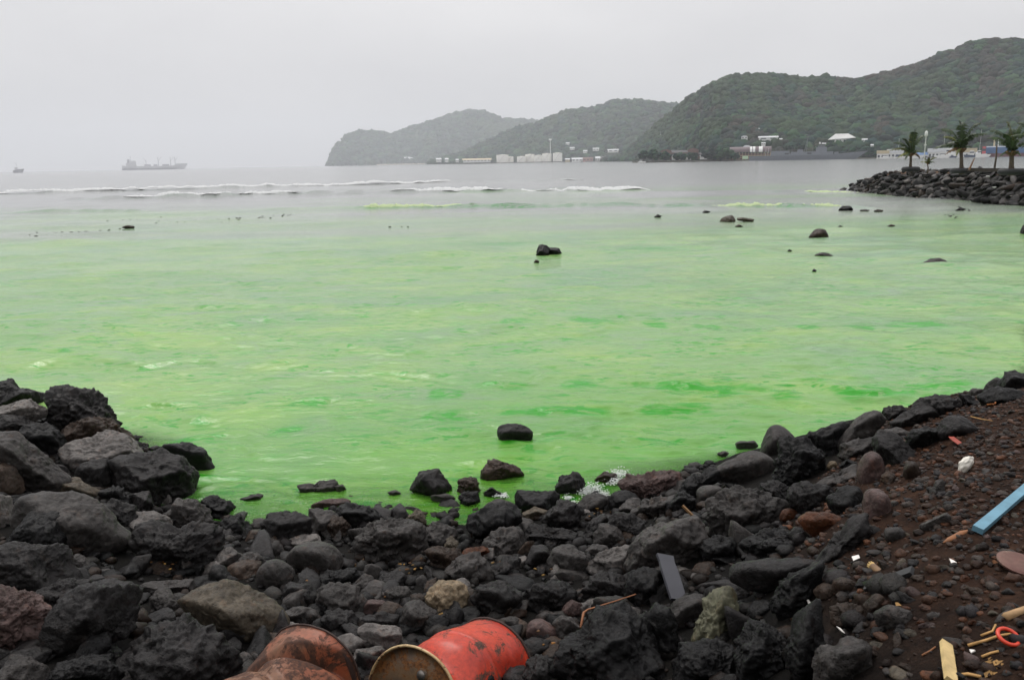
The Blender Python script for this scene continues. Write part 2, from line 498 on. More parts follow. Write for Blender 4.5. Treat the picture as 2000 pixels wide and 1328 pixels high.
stk3 = noise(n, mapped(2.4, 6.5, .05), 1.0, 6, .66, .8)
stk4 = noise(n, mapped(.9, 2.8, -.05), 1.0, 6, .68, .7)
crisp = ramp(n, stk3, [(.42, 0.0), (.54, 1.0)])
tqm = math_(n, 'MULTIPLY', tq, math_(n, 'ADD', math_(n, 'MULTIPLY', crisp, 1.0), .1))
dens = ramp(n, noise(n, mapped(.5, .9, .4), 1.0, 3, .6), [(.42, 0.0), (.58, 1.0)])
m3 = mixc(n, 1.0, ramp(n, stk3, [(.53, 0.0), (.59, 1.0)]), dens, 'MULTIPLY')
m4 = mixc(n, 1.0, ramp(n, stk4, [(.60, 0.0), (.66, .9)]), ramp(n, yel, [(.40, 0.0), (.55, 1.0)]), 'MULTIPLY')
c = mixc(n, math_(n, 'MAXIMUM', m3, m4), c, (.035, .30, .015))  # crisp marks paint the darker, unreflecting wave faces into the base colour
c = mixc(n, tqm, c, (.03, .31, .008))
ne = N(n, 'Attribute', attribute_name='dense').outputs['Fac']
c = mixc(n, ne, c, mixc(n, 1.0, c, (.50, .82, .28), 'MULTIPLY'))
grey = ramp(n, big, [(.3, (.22, .225, .225)), (.7, (.27, .275, .275))])  # sky reflection on the far sea put into this pale base colour
grey = mixc(n, tqm, grey, (.03, .20, .04))
c = mixc(n, dy, grey, c)
n.links.new(c, b.inputs['Base Color'])
b.inputs['IOR'].default_value = 1.33
fog = N(n, 'CameraData') if False else None
b.inputs['Roughness'].default_value = .16
w1 = noise(n, mapped(2.2, 5.5, .05), 1.0, 5, .6, .4)
w2 = noise(n, mapped(9, 20, -.1), 1.0, 4, .6, .3)
w3 = noise(n, mapped(.28, .8, .08), 1.0, 5, .6, .3)
p = bump(n, None, w3, .25, .12)
p = bump(n, None, w1, .6, .06, p)
bump(n, b, w2, .45, .012, p)
tr = N(n, 'BsdfTransparent'); tr.inputs[0].default_value = (.75, .95, .72, 1)
mxs = N(n, 'MixShader')
clear = mixc(n, 1.0, ramp(n, sh, [(.15, 0.0), (.95, .72)]), ramp(n, yel, [(.35, 1.0), (.65, .55)]), 'MULTIPLY')
n.links.new(clear, mxs.inputs[0]); n.links.new(b.outputs[0], mxs.inputs[1]); n.links.new(tr.outputs[0], mxs.inputs[2])
n.links.new(mxs.outputs[0], n.nodes['Material Output'].inputs['Surface'])
WATER = mt
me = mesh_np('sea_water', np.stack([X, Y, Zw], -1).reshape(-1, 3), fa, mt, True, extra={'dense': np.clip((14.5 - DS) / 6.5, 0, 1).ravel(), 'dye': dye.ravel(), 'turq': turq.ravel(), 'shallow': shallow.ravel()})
tag(obj('sea_water', me), 'pale green dyed sea water turning grey towards the horizon', None, None, 'structure')
def sea_z(x, y):
    return waves(np.array([x], float), np.array([y], float))[0]

# ------------------------------------------------------------------ breaking foam along the crests
def foam_mat(name, col):
    mt, n, b = nodes(name)
    g = N(n, 'NewGeometry').outputs['Position']
    f = noise(n, g, 3, 6, .7)
    n.links.new(ramp(n, f, [(.3, tuple(x * .75 for x in col)), (.7, col)]), b.inputs['Base Color'])
    b.inputs['Roughness'].default_value = .8; bump(n, b, f, .8, .05)
    return mt
WFOAM = foam_mat('white_foam', (.66, .67, .67)); YFOAM = foam_mat('yellow_green_foam', (.46, .56, .30))
def foam(name, label, bi, xa, xb, hgt, wid, matf, off=.3, dens=.5, seed=1):
    pts = BREAK[bi][0]
    n_ = int((xb - xa) * 1.6)
    px = np.linspace(xa, xb, n_)
    cy = crest_y(px, pts); q = at_z(px, cy, 0.0)
    u = q[:, :2] / np.hypot(q[:, 0], q[:, 1])[:, None]
    D = np.hypot(q[:, 0], q[:, 1])
    a = vnoise(np.stack([px / 33, px * 0 + seed, px * 0], -1)); a2 = vnoise(np.stack([px / 5, px * 0 + seed, px * 0 + 4], -1)); a3 = vnoise(np.stack([px / 90, px * 0 + seed, px * 0 + 9], -1))
    taper = np.clip((px - xa) / 50, 0, 1) * np.clip((xb - px) / 50, 0, 1)
    s = np.clip(dens + .55 * a + .25 * a2 + .5 * a3, 0, 1) * taper
    K = 7; vs = []
    for k in range(K):
        t = k / (K - 1) * 2 - 1
        h = hgt * s * (1 - t * t) * (1 + .35 * vnoise(np.stack([px / 3, px * 0 + k * 3.3, px * 0 + seed], -1)))
        r = D + off + t * wid * (.35 + .65 * s)
        zb = crest(bi, px, u[:, 0] * D, D, r - D)[0] + waves(u[:, 0] * r, u[:, 1] * r)
        vs.append(np.stack([u[:, 0] * r, u[:, 1] * r, zb + h * .6 - .05], -1))
    co = np.concatenate(vs); ii = np.arange(K * n_).reshape(K, n_)
    fa = np.stack([ii[:-1, :-1], ii[:-1, 1:], ii[1:, 1:], ii[1:, :-1]], -1).reshape(-1, 4)
    tag(obj(name, mesh_np(name, co, fa, matf, True)), label, 'foam', None, 'stuff')
foam('breaking_foam', 'white foam on the outermost breaking wave', 0, -150, 900, .5, .9, WFOAM, .5, .8, 1)
foam('breaking_foam', 'short white foam piece at the end of the outermost wave', 0, 1090, 1140, .6, 1.2, WFOAM, .3, .6, 2)
foam('breaking_foam', 'broken white foam on the second wave near the cargo ship', 1, 230, 590, .45, .7, WFOAM, .4, .55, 3)
foam('breaking_foam', 'thick white foam on the second wave before the headland', 1, 760, 1275, .5, .9, WFOAM, .4, .8, 5)
foam('breaking_foam', 'yellow green foam on the small wave in the open bay', 3, 670, 925, .34, .8, YFOAM, .25, .55, 6)
foam('breaking_foam', 'long yellow green foam line off the breakwater', 3, 1370, 1690, .30, .7, YFOAM, .3, .55, 8)
foam('breaking_foam', 'pale foam line washing onto the breakwater tip', 4, 1560, 1695, .34, .9, YFOAM, .3, .7, 9)

# ------------------------------------------------------------------ hills
ICO = {}
def ico(nsub):
    if nsub not in ICO:
        bm = bmesh.new(); bmesh.ops.create_icosphere(bm, subdivisions=nsub, radius=1)
        v = np.array([x.co[:] for x in bm.verts]); f = np.array([[x.index for x in q.verts] for q in bm.faces]); bm.free()
        ICO[nsub] = (v / np.linalg.norm(v, axis=1)[:, None], f)
    return ICO[nsub]
def rand_rot(k):
    q = rng.normal(size=(k, 4)); q /= np.linalg.norm(q, axis=1)[:, None]
    a, b_, c_, d_ = q.T
    return np.stack([1 - 2 * (c_ * c_ + d_ * d_), 2 * (b_ * c_ - a * d_), 2 * (b_ * d_ + a * c_), 2 * (b_ * c_ + a * d_), 1 - 2 * (b_ * b_ + d_ * d_), 2 * (c_ * d_ - a * b_),
                     2 * (b_ * d_ - a * c_), 2 * (c_ * d_ + a * b_), 1 - 2 * (b_ * b_ + c_ * c_)], -1).reshape(k, 3, 3)
def scatter(name, pos, scl, cols, mat, nsub=2, rough=.25, rot=True, smooth=True):
    """many small lumps joined into one mesh; scl (k,3)"""
    v, f = ico(nsub); k = len(pos)
    rr = 1 + rough * rng.uniform(-1, 1, (k, len(v)))
    R = rand_rot(k)
    p = v[None] * rr[..., None]
    if rot: p = np.einsum('kij,knj->kni', R, p)
    p = p * scl[:, None, :]
    if rot:
        th = rng.uniform(0, 6.28, k); c_, s_ = np.cos(th), np.sin(th)
        x = p[..., 0] * c_[:, None] - p[..., 1] * s_[:, None]; y = p[..., 0] * s_[:, None] + p[..., 1] * c_[:, None]
        p = np.stack([x, y, p[..., 2]], -1)
    p = p + pos[:, None, :]
    fa = (f[None] + (np.arange(k) * len(v))[:, None, None]).reshape(-1, 3)
    cl = np.repeat(cols, len(v), 0)
    return mesh_np(name, p.reshape(-1, 3), fa, mat, smooth, cols=cl)

mt, n, b = nodes('forest_leaves')
g = N(n, 'NewGeometry').outputs['Position']
base = N(n, 'Attribute', attribute_name='col').outputs['Color']
f1 = noise(n, g, .5, 5, .7)
n.links.new(mixc(n, 1.0, base, ramp(n, f1, [(.3, .45), (.7, 1.6)]), 'MULTIPLY'), b.inputs['Base Color'])
b.inputs['Roughness'].default_value = .75; b.inputs['Specular IOR Level'].default_value = .15
bump(n, b, noise(n, g, .9, 4, .7), 1.0, 1.2)
FOREST = mt
HILLMAT = simple('hill_ground', (.028, .04, .016), .95, .35, .05)

class Hill:
    def __init__(s, sil, d0, d1, seed, relief=.22, crown=0.0):
        s.crown = crown
        s.sx = [p[0] for p in sil]; s.sy = [p[1] for p in sil]; s.d0 = d0; s.d1 = d1; s.seed = seed; s.relief = relief; s.a, s.b = s.sx[0], s.sx[-1]; s.ls = float(np.mean(d1[1])) / 1250
    def params(s, px):
        py = np.interp(px, s.sx, s.sy)
        d0 = np.interp(px, *s.d0); d1 = np.interp(px, *s.d1)
        r = ray(px, py); tz = r[..., 2] / np.hypot(r[..., 0], r[..., 1])
        return d0, d1, CAMZ + tz * d1 - s.crown
    def height(s, px, t):
        d0, d1, H = s.params(px)
        prof = np.where(t < 1, .03 * np.clip(t * 12, 0, 1) + .97 * np.clip((t - .06) / .94, 0, 1) ** .78, 1 - (t - 1) * 1.1)
        W = d1 * 1.0 / FPX            # metres per picture pixel at the ridge
        xw = px * W
        rd = ridged(np.stack([xw / (190 * s.ls) + .35 * t, t * .9 + 0 * px, 0 * px + s.seed], -1), 4)
        rd2 = fbm(np.stack([xw / (60 * s.ls), t * 3.2 + 0 * px, 0 * px + s.seed + 5], -1), 3)
        env = np.clip(4 * t * (1 - t), 0, 1) * (t < 1)
        return np.maximum(H, 1) * prof * (1 - s.relief * env * (.75 - .45 * rd) + .07 * env * rd2) + 1.0 * (t > .02) - .8, d0 + (d1 - d0) * t
    def point(s, px, t):
        z, d = s.height(px, t)
        r = ray(px, np.full_like(px, 300.0)); u = r[..., :2] / np.hypot(r[..., 0], r[..., 1])[..., None]
        return np.concatenate([u * d[..., None], z[..., None]], -1)
    def build(s, name, label, npx=3.0, nt=70):
        px = np.arange(s.a, s.b + 1, npx, float); t = np.concatenate([np.linspace(0, 1, nt), [1.1, 1.3, 1.7]])
        PXg, T = np.meshgrid(px, t); co = s.point(PXg, T)
        ii = np.arange(PXg.size).reshape(PXg.shape)
        fa = np.stack([ii[:-1, :-1], ii[:-1, 1:], ii[1:, 1:], ii[1:, :-1]], -1).reshape(-1, 4)
        tag(obj(name, mesh_np(name, co.reshape(-1, 3), fa, HILLMAT, True)), label, None, None, 'structure')
    def on_ray(s, px, py):
        t = np.linspace(0, 1, 400); z, d = s.height(np.full(400, float(px)), t)
        r = ray(px, py); tz = r[2] / math.hypot(r[0], r[1]); zz = CAMZ + tz * d
        k = np.nonzero(zz < z)[0]; i = k[0] if len(k) else 399
        return at_dist(px, py, d[i]), t[i]
    def forest(s, name, label, k, rad, nsub, pal, browns=.2, tmin=.03, tw=1.0):
        px = rng.uniform(s.a, s.b, k); t = tmin + (1.02 - tmin) * rng.uniform(0, 1, k) ** tw
        ridge = rng.uniform(0, 1, k) < .10; t = np.where(ridge, rng.uniform(.95, 1.02, k), t)
        p = s.point(px, t)
        r = rad * rng.uniform(.55, 1.35, k)
        scl = np.stack([r, r, r * rng.uniform(.6, .95, k)], -1); p[:, 2] += r * .25 
        pal = np.array(pal); nzc = fbm(np.stack([px / 40, t * 4, px * 0 + s.seed], -1), 3)
        i = rng.integers(0, len(pal), k); c = pal[i] * rng.uniform(.45, 1.6, k)[:, None]
        br = np.clip((nzc - .25) * 2.2, 0, 1)[:, None] * browns * rng.uniform(.3, 1.3, k)[:, None]
        c = c * (1 - br) + np.array([.045, .035, .028]) * br
        gp = np.clip((-nzc - .2) * 2, 0, 1)[:, None] * .6
        c = c * (1 - gp) + np.array([.036, .06, .022]) * gp
        tag(obj(name, scatter(name, p, scl, c, FOREST, nsub, .28)), label, 'forest', None, 'stuff')

PAL = [(.006, .030, .018), (.011, .043, .020), (.002, .013, .013), (.021, .056, .021), (.005, .026, .023)]
near_hill = Hill([(1180, 314), (1215, 300), (1240, 280), (1270, 252), (1300, 226), (1340, 190), (1380, 165), (1420, 149), (1470, 144), (1520, 147), (1560, 151), (1600, 149), (1640, 155), (1680, 153),
                  (1720, 140), (1780, 125), (1830, 101), (1880, 82), (1930, 76), (1980, 80), (2060, 92), (2200, 80), (2400, 60)],
                 ([1180, 1300, 1400, 1700, 2000, 2400], [2100, 1450, 1040, 1000, 940, 860]), ([1180, 1300, 1400, 1700, 2000, 2400], [2400, 2000, 1600, 1560, 1580, 1540]), 3.0, .42, 8.5)
near_hill.build('near_hill', 'steep green forested hill rising behind the harbour')
near_hill.forest('hill_forest', 'dense green tree canopy covering the near hill', 13000, 7.8, 2, PAL, .75)
mid_hill = Hill([(840, 316), (900, 300), (960, 272), (1010, 250), (1050, 239), (1090, 222), (1120, 213), (1160, 211), (1200, 196), (1250, 196), (1300, 202), (1340, 206), (1420, 200)],
                ([840, 1100, 1420], [3500, 3000, 2500]), ([840, 1100, 1420], [4100, 3800, 3500]), 11.0, .2, 13)
mid_hill.build('middle_hill', 'hazy forested hill behind the white storage tanks')
mid_hill.forest('hill_forest', 'hazy tree canopy on the middle hill', 6500, 16, 1, PAL, .3)
head = Hill([(642, 319), (650, 298), (660, 283), (680, 264), (705, 255), (740, 257), (765, 262), (800, 249), (850, 235), (890, 221), (920, 215), (950, 217), (985, 232), (1030, 233), (1060, 238), (1100, 236), (1180, 240), (1260, 250)],
            ([642, 900, 1260], [5600, 5300, 4900]), ([642, 900, 1260], [6100, 6400, 6200]), 23.0, .16, 17)
head.build('headland', 'long grey headland fading into the rain haze')
head.forest('hill_forest', 'tree canopy on the fading headland', 6000, 22, 1, PAL, .1)
peak = Hill([(1930, 120), (1960, 100), (1985, 74), (2010, 58), (2060, 30), (2150, 20), (2300, 60), (2450, 140)], ([1930, 2450], [2400, 2400]), ([1930, 2450], [2900, 2900]), 31.0, .1)
peak.build('mountain_peak', 'bluish mountain peak rising behind the near hill', 6, 40)

# ------------------------------------------------------------------ haze
HAZE_D = .000115
mt = bpy.data.materials.new('rain_haze'); mt.use_nodes = True
n = mt.node_tree; n.nodes.clear()
o_ = N(n, 'OutputMaterial'); pv = N(n, 'VolumePrincipled')
pv.inputs['Color'].default_value = (.93, .955, 1.0, 1); pv.inputs['Density'].default_value = HAZE_D; pv.inputs['Anisotropy'].default_value = 0.0
n.links.new(pv.outputs[0], o_.inputs['Volume'])
mb = MB().box((-9800, -400, -2.9), (9800, 9800, 490))
tag(mb.obj('haze', mt), 'pale grey rain haze filling the air over the bay', 'haze', None, 'stuff')
# ------------------------------------------------------------------ rocks of the shore
COLK = dict(k=(.0085, .0082, .0085), d=(.018, .0165, .0165), g=(.043, .039, .037), l=(.11, .10, .094), b=(.036, .025, .019), t=(.15, .115, .075), p=(.075, .050, .046), r=(.06, .022, .010), n=(.085, .083, .055), u=(.075, .062, .046))
# style: rounding p, big noise, craggy noise, fine noise
STY = dict(f=(34, .055, .05, .014), r=(11, .05, .03, .009), c=(12, .08, .10, .02), v=(18, .06, .11, .024), s=(6, .035, .015, .004))
def view_basis(px, py):
    d = ray(px, py); d = d / np.linalg.norm(d)
    r = np.cross(d, [0, 0, 1.0]); r /= np.linalg.norm(r)
    return r, np.cross(r, d), d
def hero(poly, ck, st, dep=.62, near=0.0, seed=0, base=None, floor=-9, name='boulder', mat=None, down=.3):
    P = np.array(poly, float); x0, y0 = P.min(0); x1, y1 = P.max(0)
    cx, cy = (x0 + x1) / 2, (y0 + y1) / 2
    # extend the hidden lower side into the ground
    P[:, 1] = np.where(P[:, 1] > cy, cy + (P[:, 1] - cy) * (1 + down), P[:, 1])
    gp = hit(cx, y1 - (y1 - y0) * .18, max(floor, 0.0)) if base is None else at_z(cx, base, 0.0)
    r, u, f = view_basis(cx, cy)
    dist = math.hypot(gp[0], gp[1]) - near
    c0 = at_dist(cx, cy, dist); sl_ = np.linalg.norm(c0 - CAM); k = sl_ / (FPX * math.sqrt(1 + ((cx - 1000) / FPX) ** 2 + ((664 - cy) / FPX) ** 2))
    k *= 1.0
    dirs = ray(P[:, 0], P[:, 1]); q = CAM + dirs * (((c0 - CAM) @ f) / (dirs @ f))[:, None]
    X2 = (q - c0) @ r; Y2 = (q - c0) @ u
    ccx, ccy = (X2.max() + X2.min()) / 2, (Y2.max() + Y2.min()) / 2
    X2 = X2 - ccx; Y2 = Y2 - ccy; ctr = c0 + r * ccx + u * ccy
    size = math.sqrt((X2.max() - X2.min()) * (Y2.max() - Y2.min()))
    area = np.sum(X2 * np.roll(Y2, -1) - np.roll(X2, -1) * Y2)
    if area < 0: X2, Y2 = X2[::-1], Y2[::-1]
    rr = np.random.default_rng(seed)
    pw, n1, n2, n3 = STY[st]
    pl = []
    m_ = len(X2); sd_ = math.asin(-f[2]); depth = size * dep
    for i in range(m_):
        ax, ay = X2[i], Y2[i]; bx, by = X2[(i + 1) % m_], Y2[(i + 1) % m_]
        ex, ey = bx - ax, by - ay; L = math.hypot(ex, ey)
        if L < 1e-6: continue
        nx_, ny_ = ey / L, -ex / L; h = nx_ * ax + ny_ * ay
        if h < size * .05: h = size * .05
        for sgn in (-1, 1):
            tau = rr.uniform(.15, .75) if ny_ > .3 else rr.uniform(.25, .95)
            N3 = (r * nx_ + u * ny_) * math.cos(tau) + f * sgn * math.sin(tau)
            pl.append((N3, h * math.cos(tau) + abs(math.sin(tau)) * size * rr.uniform(0, .18)))
    up = np.array([0, 0, 1.0]); fw = np.array([f[0], f[1], 0]); fw /= np.linalg.norm(fw)
    pl.append((-fw + up * rr.uniform(-.35, .1) + r * rr.uniform(-.3, .3), depth)); pl.append((fw + up * rr.uniform(-.2, .2), depth)); pl.append((-up, size * 1.0))
    for _ in range(7):
        v_ = rr.normal(size=3); v_ -= f * abs(v_ @ f) * 1.2; pl.append((v_, depth * rr.uniform(.82, 1.15)))
    big = (x1 - x0) > 105
    V, Fc = ico(6 if big else 5)
    acc = 0
    for nn, h in pl:
        L = np.linalg.norm(nn); acc = acc + (np.clip(V @ (nn / L), 0, None) / h) ** pw
    rad = acc ** (-1 / pw) * 1.11
    p = V * rad[:, None] / size
    o3 = rr.uniform(0, 50, 3)
    d_ = n1 * fbm(p * 2.2 + o3, 3) + n2 * (ridged(p * 3.4 + o3, 5, .55) - .9) * .5 + n3 * fbm(p * 14 + o3, 4, .6)
    if st in 'fv': d_ = d_ + .035 * np.round(fbm(p * 1.9 + o3 + 5, 2) * 3) / 3
    p = (p + V * d_[:, None]) * size
    me = mesh_np(name, p, Fc, mat or ROCK, True)
    o = obj(name, me, None, ctr)
    cc = np.array(COLK[ck]) * rr.uniform(.85, 1.2); o.color = (*cc, 1)
    return o, (cx, cy, x1 - x0, y1 - y0)

HE = [  # poly, colour, style, short phrase, extra words
 ([(0,750),(18,742),(45,755),(75,765),(85,790),(60,803),(-40,803),(-40,760)],'k','f','peaked dark boulder','at the seaward top of the tall pile'),
 ([(-20,800),(20,790),(48,782),(82,795),(86,805),(60,818),(20,832),(-20,835)],'l','f','pale flat-topped rock','wedged under the peaked dark boulder'),
 ([(88,790),(105,763),(140,755),(165,757),(190,780),(215,800),(230,828),(215,855),(150,855),(110,845),(95,815)],'d','v','rounded black boulder','highest on the pile, with a knobbly dark crown'),
 ([(-10,825),(30,806),(45,812),(100,808),(105,830),(95,852),(40,855),(-10,850)],'d','f','jumbled dark block','below the pale flat-topped rock'),
 ([(123,848),(140,822),(195,815),(235,830),(255,855),(262,872),(200,880),(150,878),(125,865)],'b','v','brownish pitted boulder','leaning under the rounded black boulder'),
 ([(35,832),(80,825),(120,845),(125,880),(95,888),(60,880),(35,858)],'k','c','crumpled black rock','in the shade beside the brownish pitted boulder'),
 ([(117,892),(140,870),(170,860),(205,848),(250,865),(272,892),(262,908),(220,918),(160,938),(130,922)],'l','f','light grey chiselled boulder','with smooth scooped top facets'),
 ([(-40,862),(35,865),(60,885),(115,930),(100,958),(50,968),(-40,945)],'g','f','slanting grey slab boulder','sloping down at the edge of the pile'),
 ([(148,918),(210,900),(225,920),(222,950),(190,965),(155,940)],'d','f','dark blocky rock','beneath the light grey chiselled boulder'),
 ([(222,912),(250,900),(340,900),(380,925),(378,955),(330,990),(280,990),(230,955)],'d','f','large box-shaped boulder','with a pale lid-like top overhanging the water'),
 ([(310,895),(325,869),(358,864),(395,872),(412,905),(413,928),(378,933),(345,910)],'k','f','angular black boulder','standing in the water off the pile'),
 ([(272,895),(290,881),(310,888),(302,900)],'k','r','small black hump','showing behind the large box-shaped boulder'),
 ([(98,952),(118,932),(150,938),(190,960),(192,976),(150,978),(100,965)],'u','f','tan angular block','pointing out between dark boulders'),
 ([(-30,905),(25,915),(40,935),(45,962),(-30,975)],'b','r','brown rounded rock','at the picture edge above the pale split rock'),
 ([(-30,962),(18,975),(25,1010),(-5,1035),(-30,1030)],'l','f','pale split rock','at the picture edge beside the broad grey boulder'),
 ([(25,1005),(45,972),(85,962),(160,968),(200,1000),(240,1040),(225,1068),(160,1085),(60,1070),(28,1040)],'g','r','broad grey boulder','the largest smooth one of the pile'),
 ([(15,1060),(60,1012),(118,1008),(126,1025),(120,1062),(60,1095),(15,1095)],'k','f','black wedge rock','lying against the broad grey boulder'),
 ([(195,965),(230,950),(265,975),(262,995),(225,992)],'k','v','black rock in shade','under the large box-shaped boulder'),
 ([(195,988),(220,975),(255,990),(262,1020),(235,1035),(200,1010)],'d','v','rough dark rock','beside the broad grey boulder'),
 ([(262,968),(290,962),(300,985),(280,1002),(262,995)],'d','f','small sharp rock','under the overhang of the box-shaped boulder'),
 ([(325,1005),(345,982),(385,982),(398,992),(415,1022),(370,1035),(340,1025)],'g','v','rough grey mound rock','at the waterline below the angular black boulder'),
 ([(392,988),(405,968),(425,970),(453,990),(450,1003),(410,1012)],'k','v','black pointed rock','in the shallows next to the rough grey mound'),
 ([(424,1045),(440,1015),(465,1003),(490,1030),(494,1048),(460,1054)],'k','c','craggy black lump','at the edge of the small inlet'),
 ([(248,1025),(270,1005),(300,1002),(330,1010),(328,1032),(270,1047)],'l','f','flat light grey stone','between the broad grey boulder and the inlet'),
 ([(255,1062),(275,1030),(330,1024),(385,1022),(420,1035),(438,1055),(420,1080),(400,1108),(350,1122),(300,1095)],'d','v','wide dark ledge boulder','with a dusty top beside the inlet'),
 ([(-20,1088),(25,1068),(80,1065),(125,1066),(133,1090),(152,1125),(105,1155),(40,1165),(-20,1130)],'d','f','dark boulder with pale rim','sloping at the picture edge'),
 ([(135,1095),(150,1085),(170,1093),(184,1112),(160,1124),(140,1115)],'g','f','small grey pyramid rock','beside the dark boulder with pale rim'),
 ([(60,1165),(100,1145),(130,1133),(168,1140),(152,1168),(110,1195),(75,1188)],'d','c','rough vesicular rock','behind the reddish brown boulder'),
 ([(-20,1130),(30,1150),(55,1160),(95,1195),(100,1212),(98,1245),(60,1262),(-20,1270)],'p','v','reddish brown boulder','speckled, at the lower edge of the pile'),
 ([(98,1210),(135,1165),(180,1140),(250,1150),(290,1175),(312,1192),(300,1210),(240,1225),(215,1290),(160,1280),(108,1248)],'d','f','huge charcoal boulder','with long scratched front face'),
 ([(258,1150),(300,1133),(345,1133),(397,1128),(390,1147),(350,1154),(290,1162)],'g','f','long flat grey rock','lying above the tan sculpted boulder'),
 ([(298,1170),(325,1143),(370,1155),(352,1178),(378,1200),(320,1206)],'g','v','grey triangular rock','between the charcoal and tan boulders'),
 ([(345,1173),(380,1155),(420,1137),(470,1137),(500,1148),(550,1175),(566,1212),(540,1240),(490,1252),(450,1248),(385,1200)],'u','r','tan sculpted boulder','smooth olive stone with a hollow near the rusty drum'),
 ([(225,1300),(255,1265),(275,1235),(325,1215),(370,1210),(430,1225),(458,1260),(462,1300),(445,1345),(240,1345)],'d','c','knobbly black boulder','next to the rusty drum'),
 ([(85,1345),(110,1298),(150,1285),(210,1287),(238,1312),(235,1345)],'k','c','porous black rock','below the pale plastic strip'),
 ([(-10,1320),(25,1287),(60,1290),(90,1310),(95,1345),(-10,1345)],'g','f','grey corner boulder','at the bottom corner of the pile'),
 ([(-20,1262),(25,1272),(30,1290),(10,1302),(-20,1302)],'d','f','small charcoal rock','at the edge above the grey corner boulder'),
 ([(65,1262),(80,1252),(102,1250),(120,1262),(100,1275),(70,1275)],'g','f','grey chip rock','behind the pale plastic strip'),
 ([(580,942),(592,935),(640,938),(653,936),(655,952),(640,964),(600,962),(582,954)],'g','v','dark double-humped rock','surrounded by green water off the shore'),
 ([(655,950),(668,946),(676,955),(660,960)],'g','r','small dark nub','beside the double-humped rock in the water'),
 ([(473,973),(500,965),(512,968),(512,979),(480,983)],'g','f','small flat grey rock','in shallow green water off the inlet'),
 ([(802,952),(822,925),(852,920),(860,930),(878,945),(872,960),(840,966),(810,957)],'d','f','wedge-shaped rock in shallows','with a sloping dark face and reddish edge'),
 ([(815,926),(838,919),(860,916),(861,924),(835,929)],'d','f','thin dark slab','behind the wedge-shaped rock in the shallows'),
 ([(610,984),(640,975),(680,977),(692,985),(650,994),(612,992)],'p','r','brown half-sunken rock','just under the surface by the shore'),
 ([(508,1058),(518,1012),(540,1003),(572,1004),(602,1015),(602,1032),(590,1048),(560,1063),(520,1066)],'d','f','dark split cube rock','on the waterline beside the inlet'),
 ([(604,1040),(607,996),(640,1000),(657,1012),(635,1044)],'g','f','upright greenish slab','beside the dark split cube rock'),
 ([(636,1025),(655,1008),(680,1025),(670,1050),(645,1052)],'b','v','brown knotty rock','below the black shore rock'),
 ([(655,1012),(670,985),(720,990),(746,1007),(735,1024),(690,1030)],'k','v','black shore rock','at the water edge above the big grey rock'),
 ([(690,1060),(705,1040),(745,1020),(785,1018),(820,1030),(833,1046),(822,1065),(805,1084),(770,1095),(735,1100),(700,1082)],'g','v','big grey plated rock','broad and jagged in the middle of the shore'),
 ([(793,1012),(810,998),(826,1003),(832,1022),(802,1030)],'u','v','small brown cone rock','above the big grey plated rock'),
 ([(825,1038),(848,1026),(885,1032),(890,1047),(865,1068),(830,1062)],'g','v','square dark rock','beside the big grey plated rock'),
 ([(558,1060),(600,1045),(626,1042),(634,1056),(610,1072),(570,1068)],'l','f','grey shelf stone','behind the smooth twin-lobed rock'),
 ([(550,1085),(570,1065),(640,1055),(670,1075),(676,1098),(660,1118),(620,1128),(590,1118),(565,1102)],'g','s','smooth twin-lobed rock','rounded brownish grey'),
 ([(500,1118),(510,1100),(540,1090),(570,1105),(576,1128),(560,1147),(520,1150),(503,1138)],'g','s','round grey cobble','the roundest one above the tan boulder'),
 ([(408,1112),(430,1082),(455,1075),(471,1085),(460,1102),(430,1120)],'l','f','light grey shard','tilted, between the ledge and the round cobble'),
 ([(458,1108),(475,1086),(500,1080),(516,1095),(497,1124),(470,1128)],'g','v','lumpy grey rock','between the light shard and the round cobble'),
 ([(345,1105),(358,1086),(372,1088),(377,1100),(360,1118)],'l','f','small pale chip stone','leaning in the hollow beside the ledge boulder'),
 ([(264,1092),(300,1085),(318,1095),(290,1110),(266,1106)],'l','f','pale angular pebble stone','in the dark hollow of the pile'),
 ([(615,1158),(650,1143),(690,1148),(713,1166),(706,1188),(690,1196),(640,1194),(622,1178)],'g','v','oblong pitted rock','in front of the smooth twin-lobed rock'),
 ([(553,1160),(565,1145),(600,1142),(618,1158),(612,1180),(575,1182)],'d','f','small dark folded rock','beside the oblong pitted rock'),
 ([(683,1147),(710,1125),(726,1130),(732,1146),(705,1162)],'g','f','small grey facet rock','behind the oblong pitted rock'),
 ([(616,1135),(640,1118),(690,1112),(698,1130),(680,1146),(630,1148)],'k','v','low black rock','between the twin-lobed and oblong rocks'),
 ([(733,1142),(750,1125),(780,1118),(797,1128),(792,1145),(760,1150)],'d','f','dark ridge rock','below the big grey plated rock'),
 ([(700,1187),(715,1173),(745,1172),(766,1181),(760,1193),(725,1201),(702,1197)],'p','r','pinkish grey oval stone','lying above the slate slab'),
 ([(745,1157),(770,1148),(797,1152),(796,1172),(770,1182),(748,1170)],'g','v','grey rock with rusty side','above the pinkish oval stone'),
 ([(783,1215),(795,1185),(820,1175),(845,1190),(862,1214),(830,1232),(800,1232)],'g','f','grey faceted cone rock','behind the red drum'),
 ([(835,1168),(850,1138),(880,1135),(905,1142),(908,1168),(885,1198),(860,1203),(838,1183)],'t','v','speckled tan rock','the palest stone above the red drum'),
 ([(553,1195),(575,1185),(615,1190),(628,1205),(600,1215),(565,1210)],'g','f','grey rubble rock','beside the tan sculpted boulder'),
 ([(618,1215),(640,1195),(690,1195),(700,1215),(690,1235),(640,1240)],'d','c','porous charcoal rock','between the two drums'),
 ([(702,1240),(718,1224),(770,1226),(788,1236),(768,1258),(730,1272),(713,1252)],'l','f','slate grey slab','resting between the two drums'),
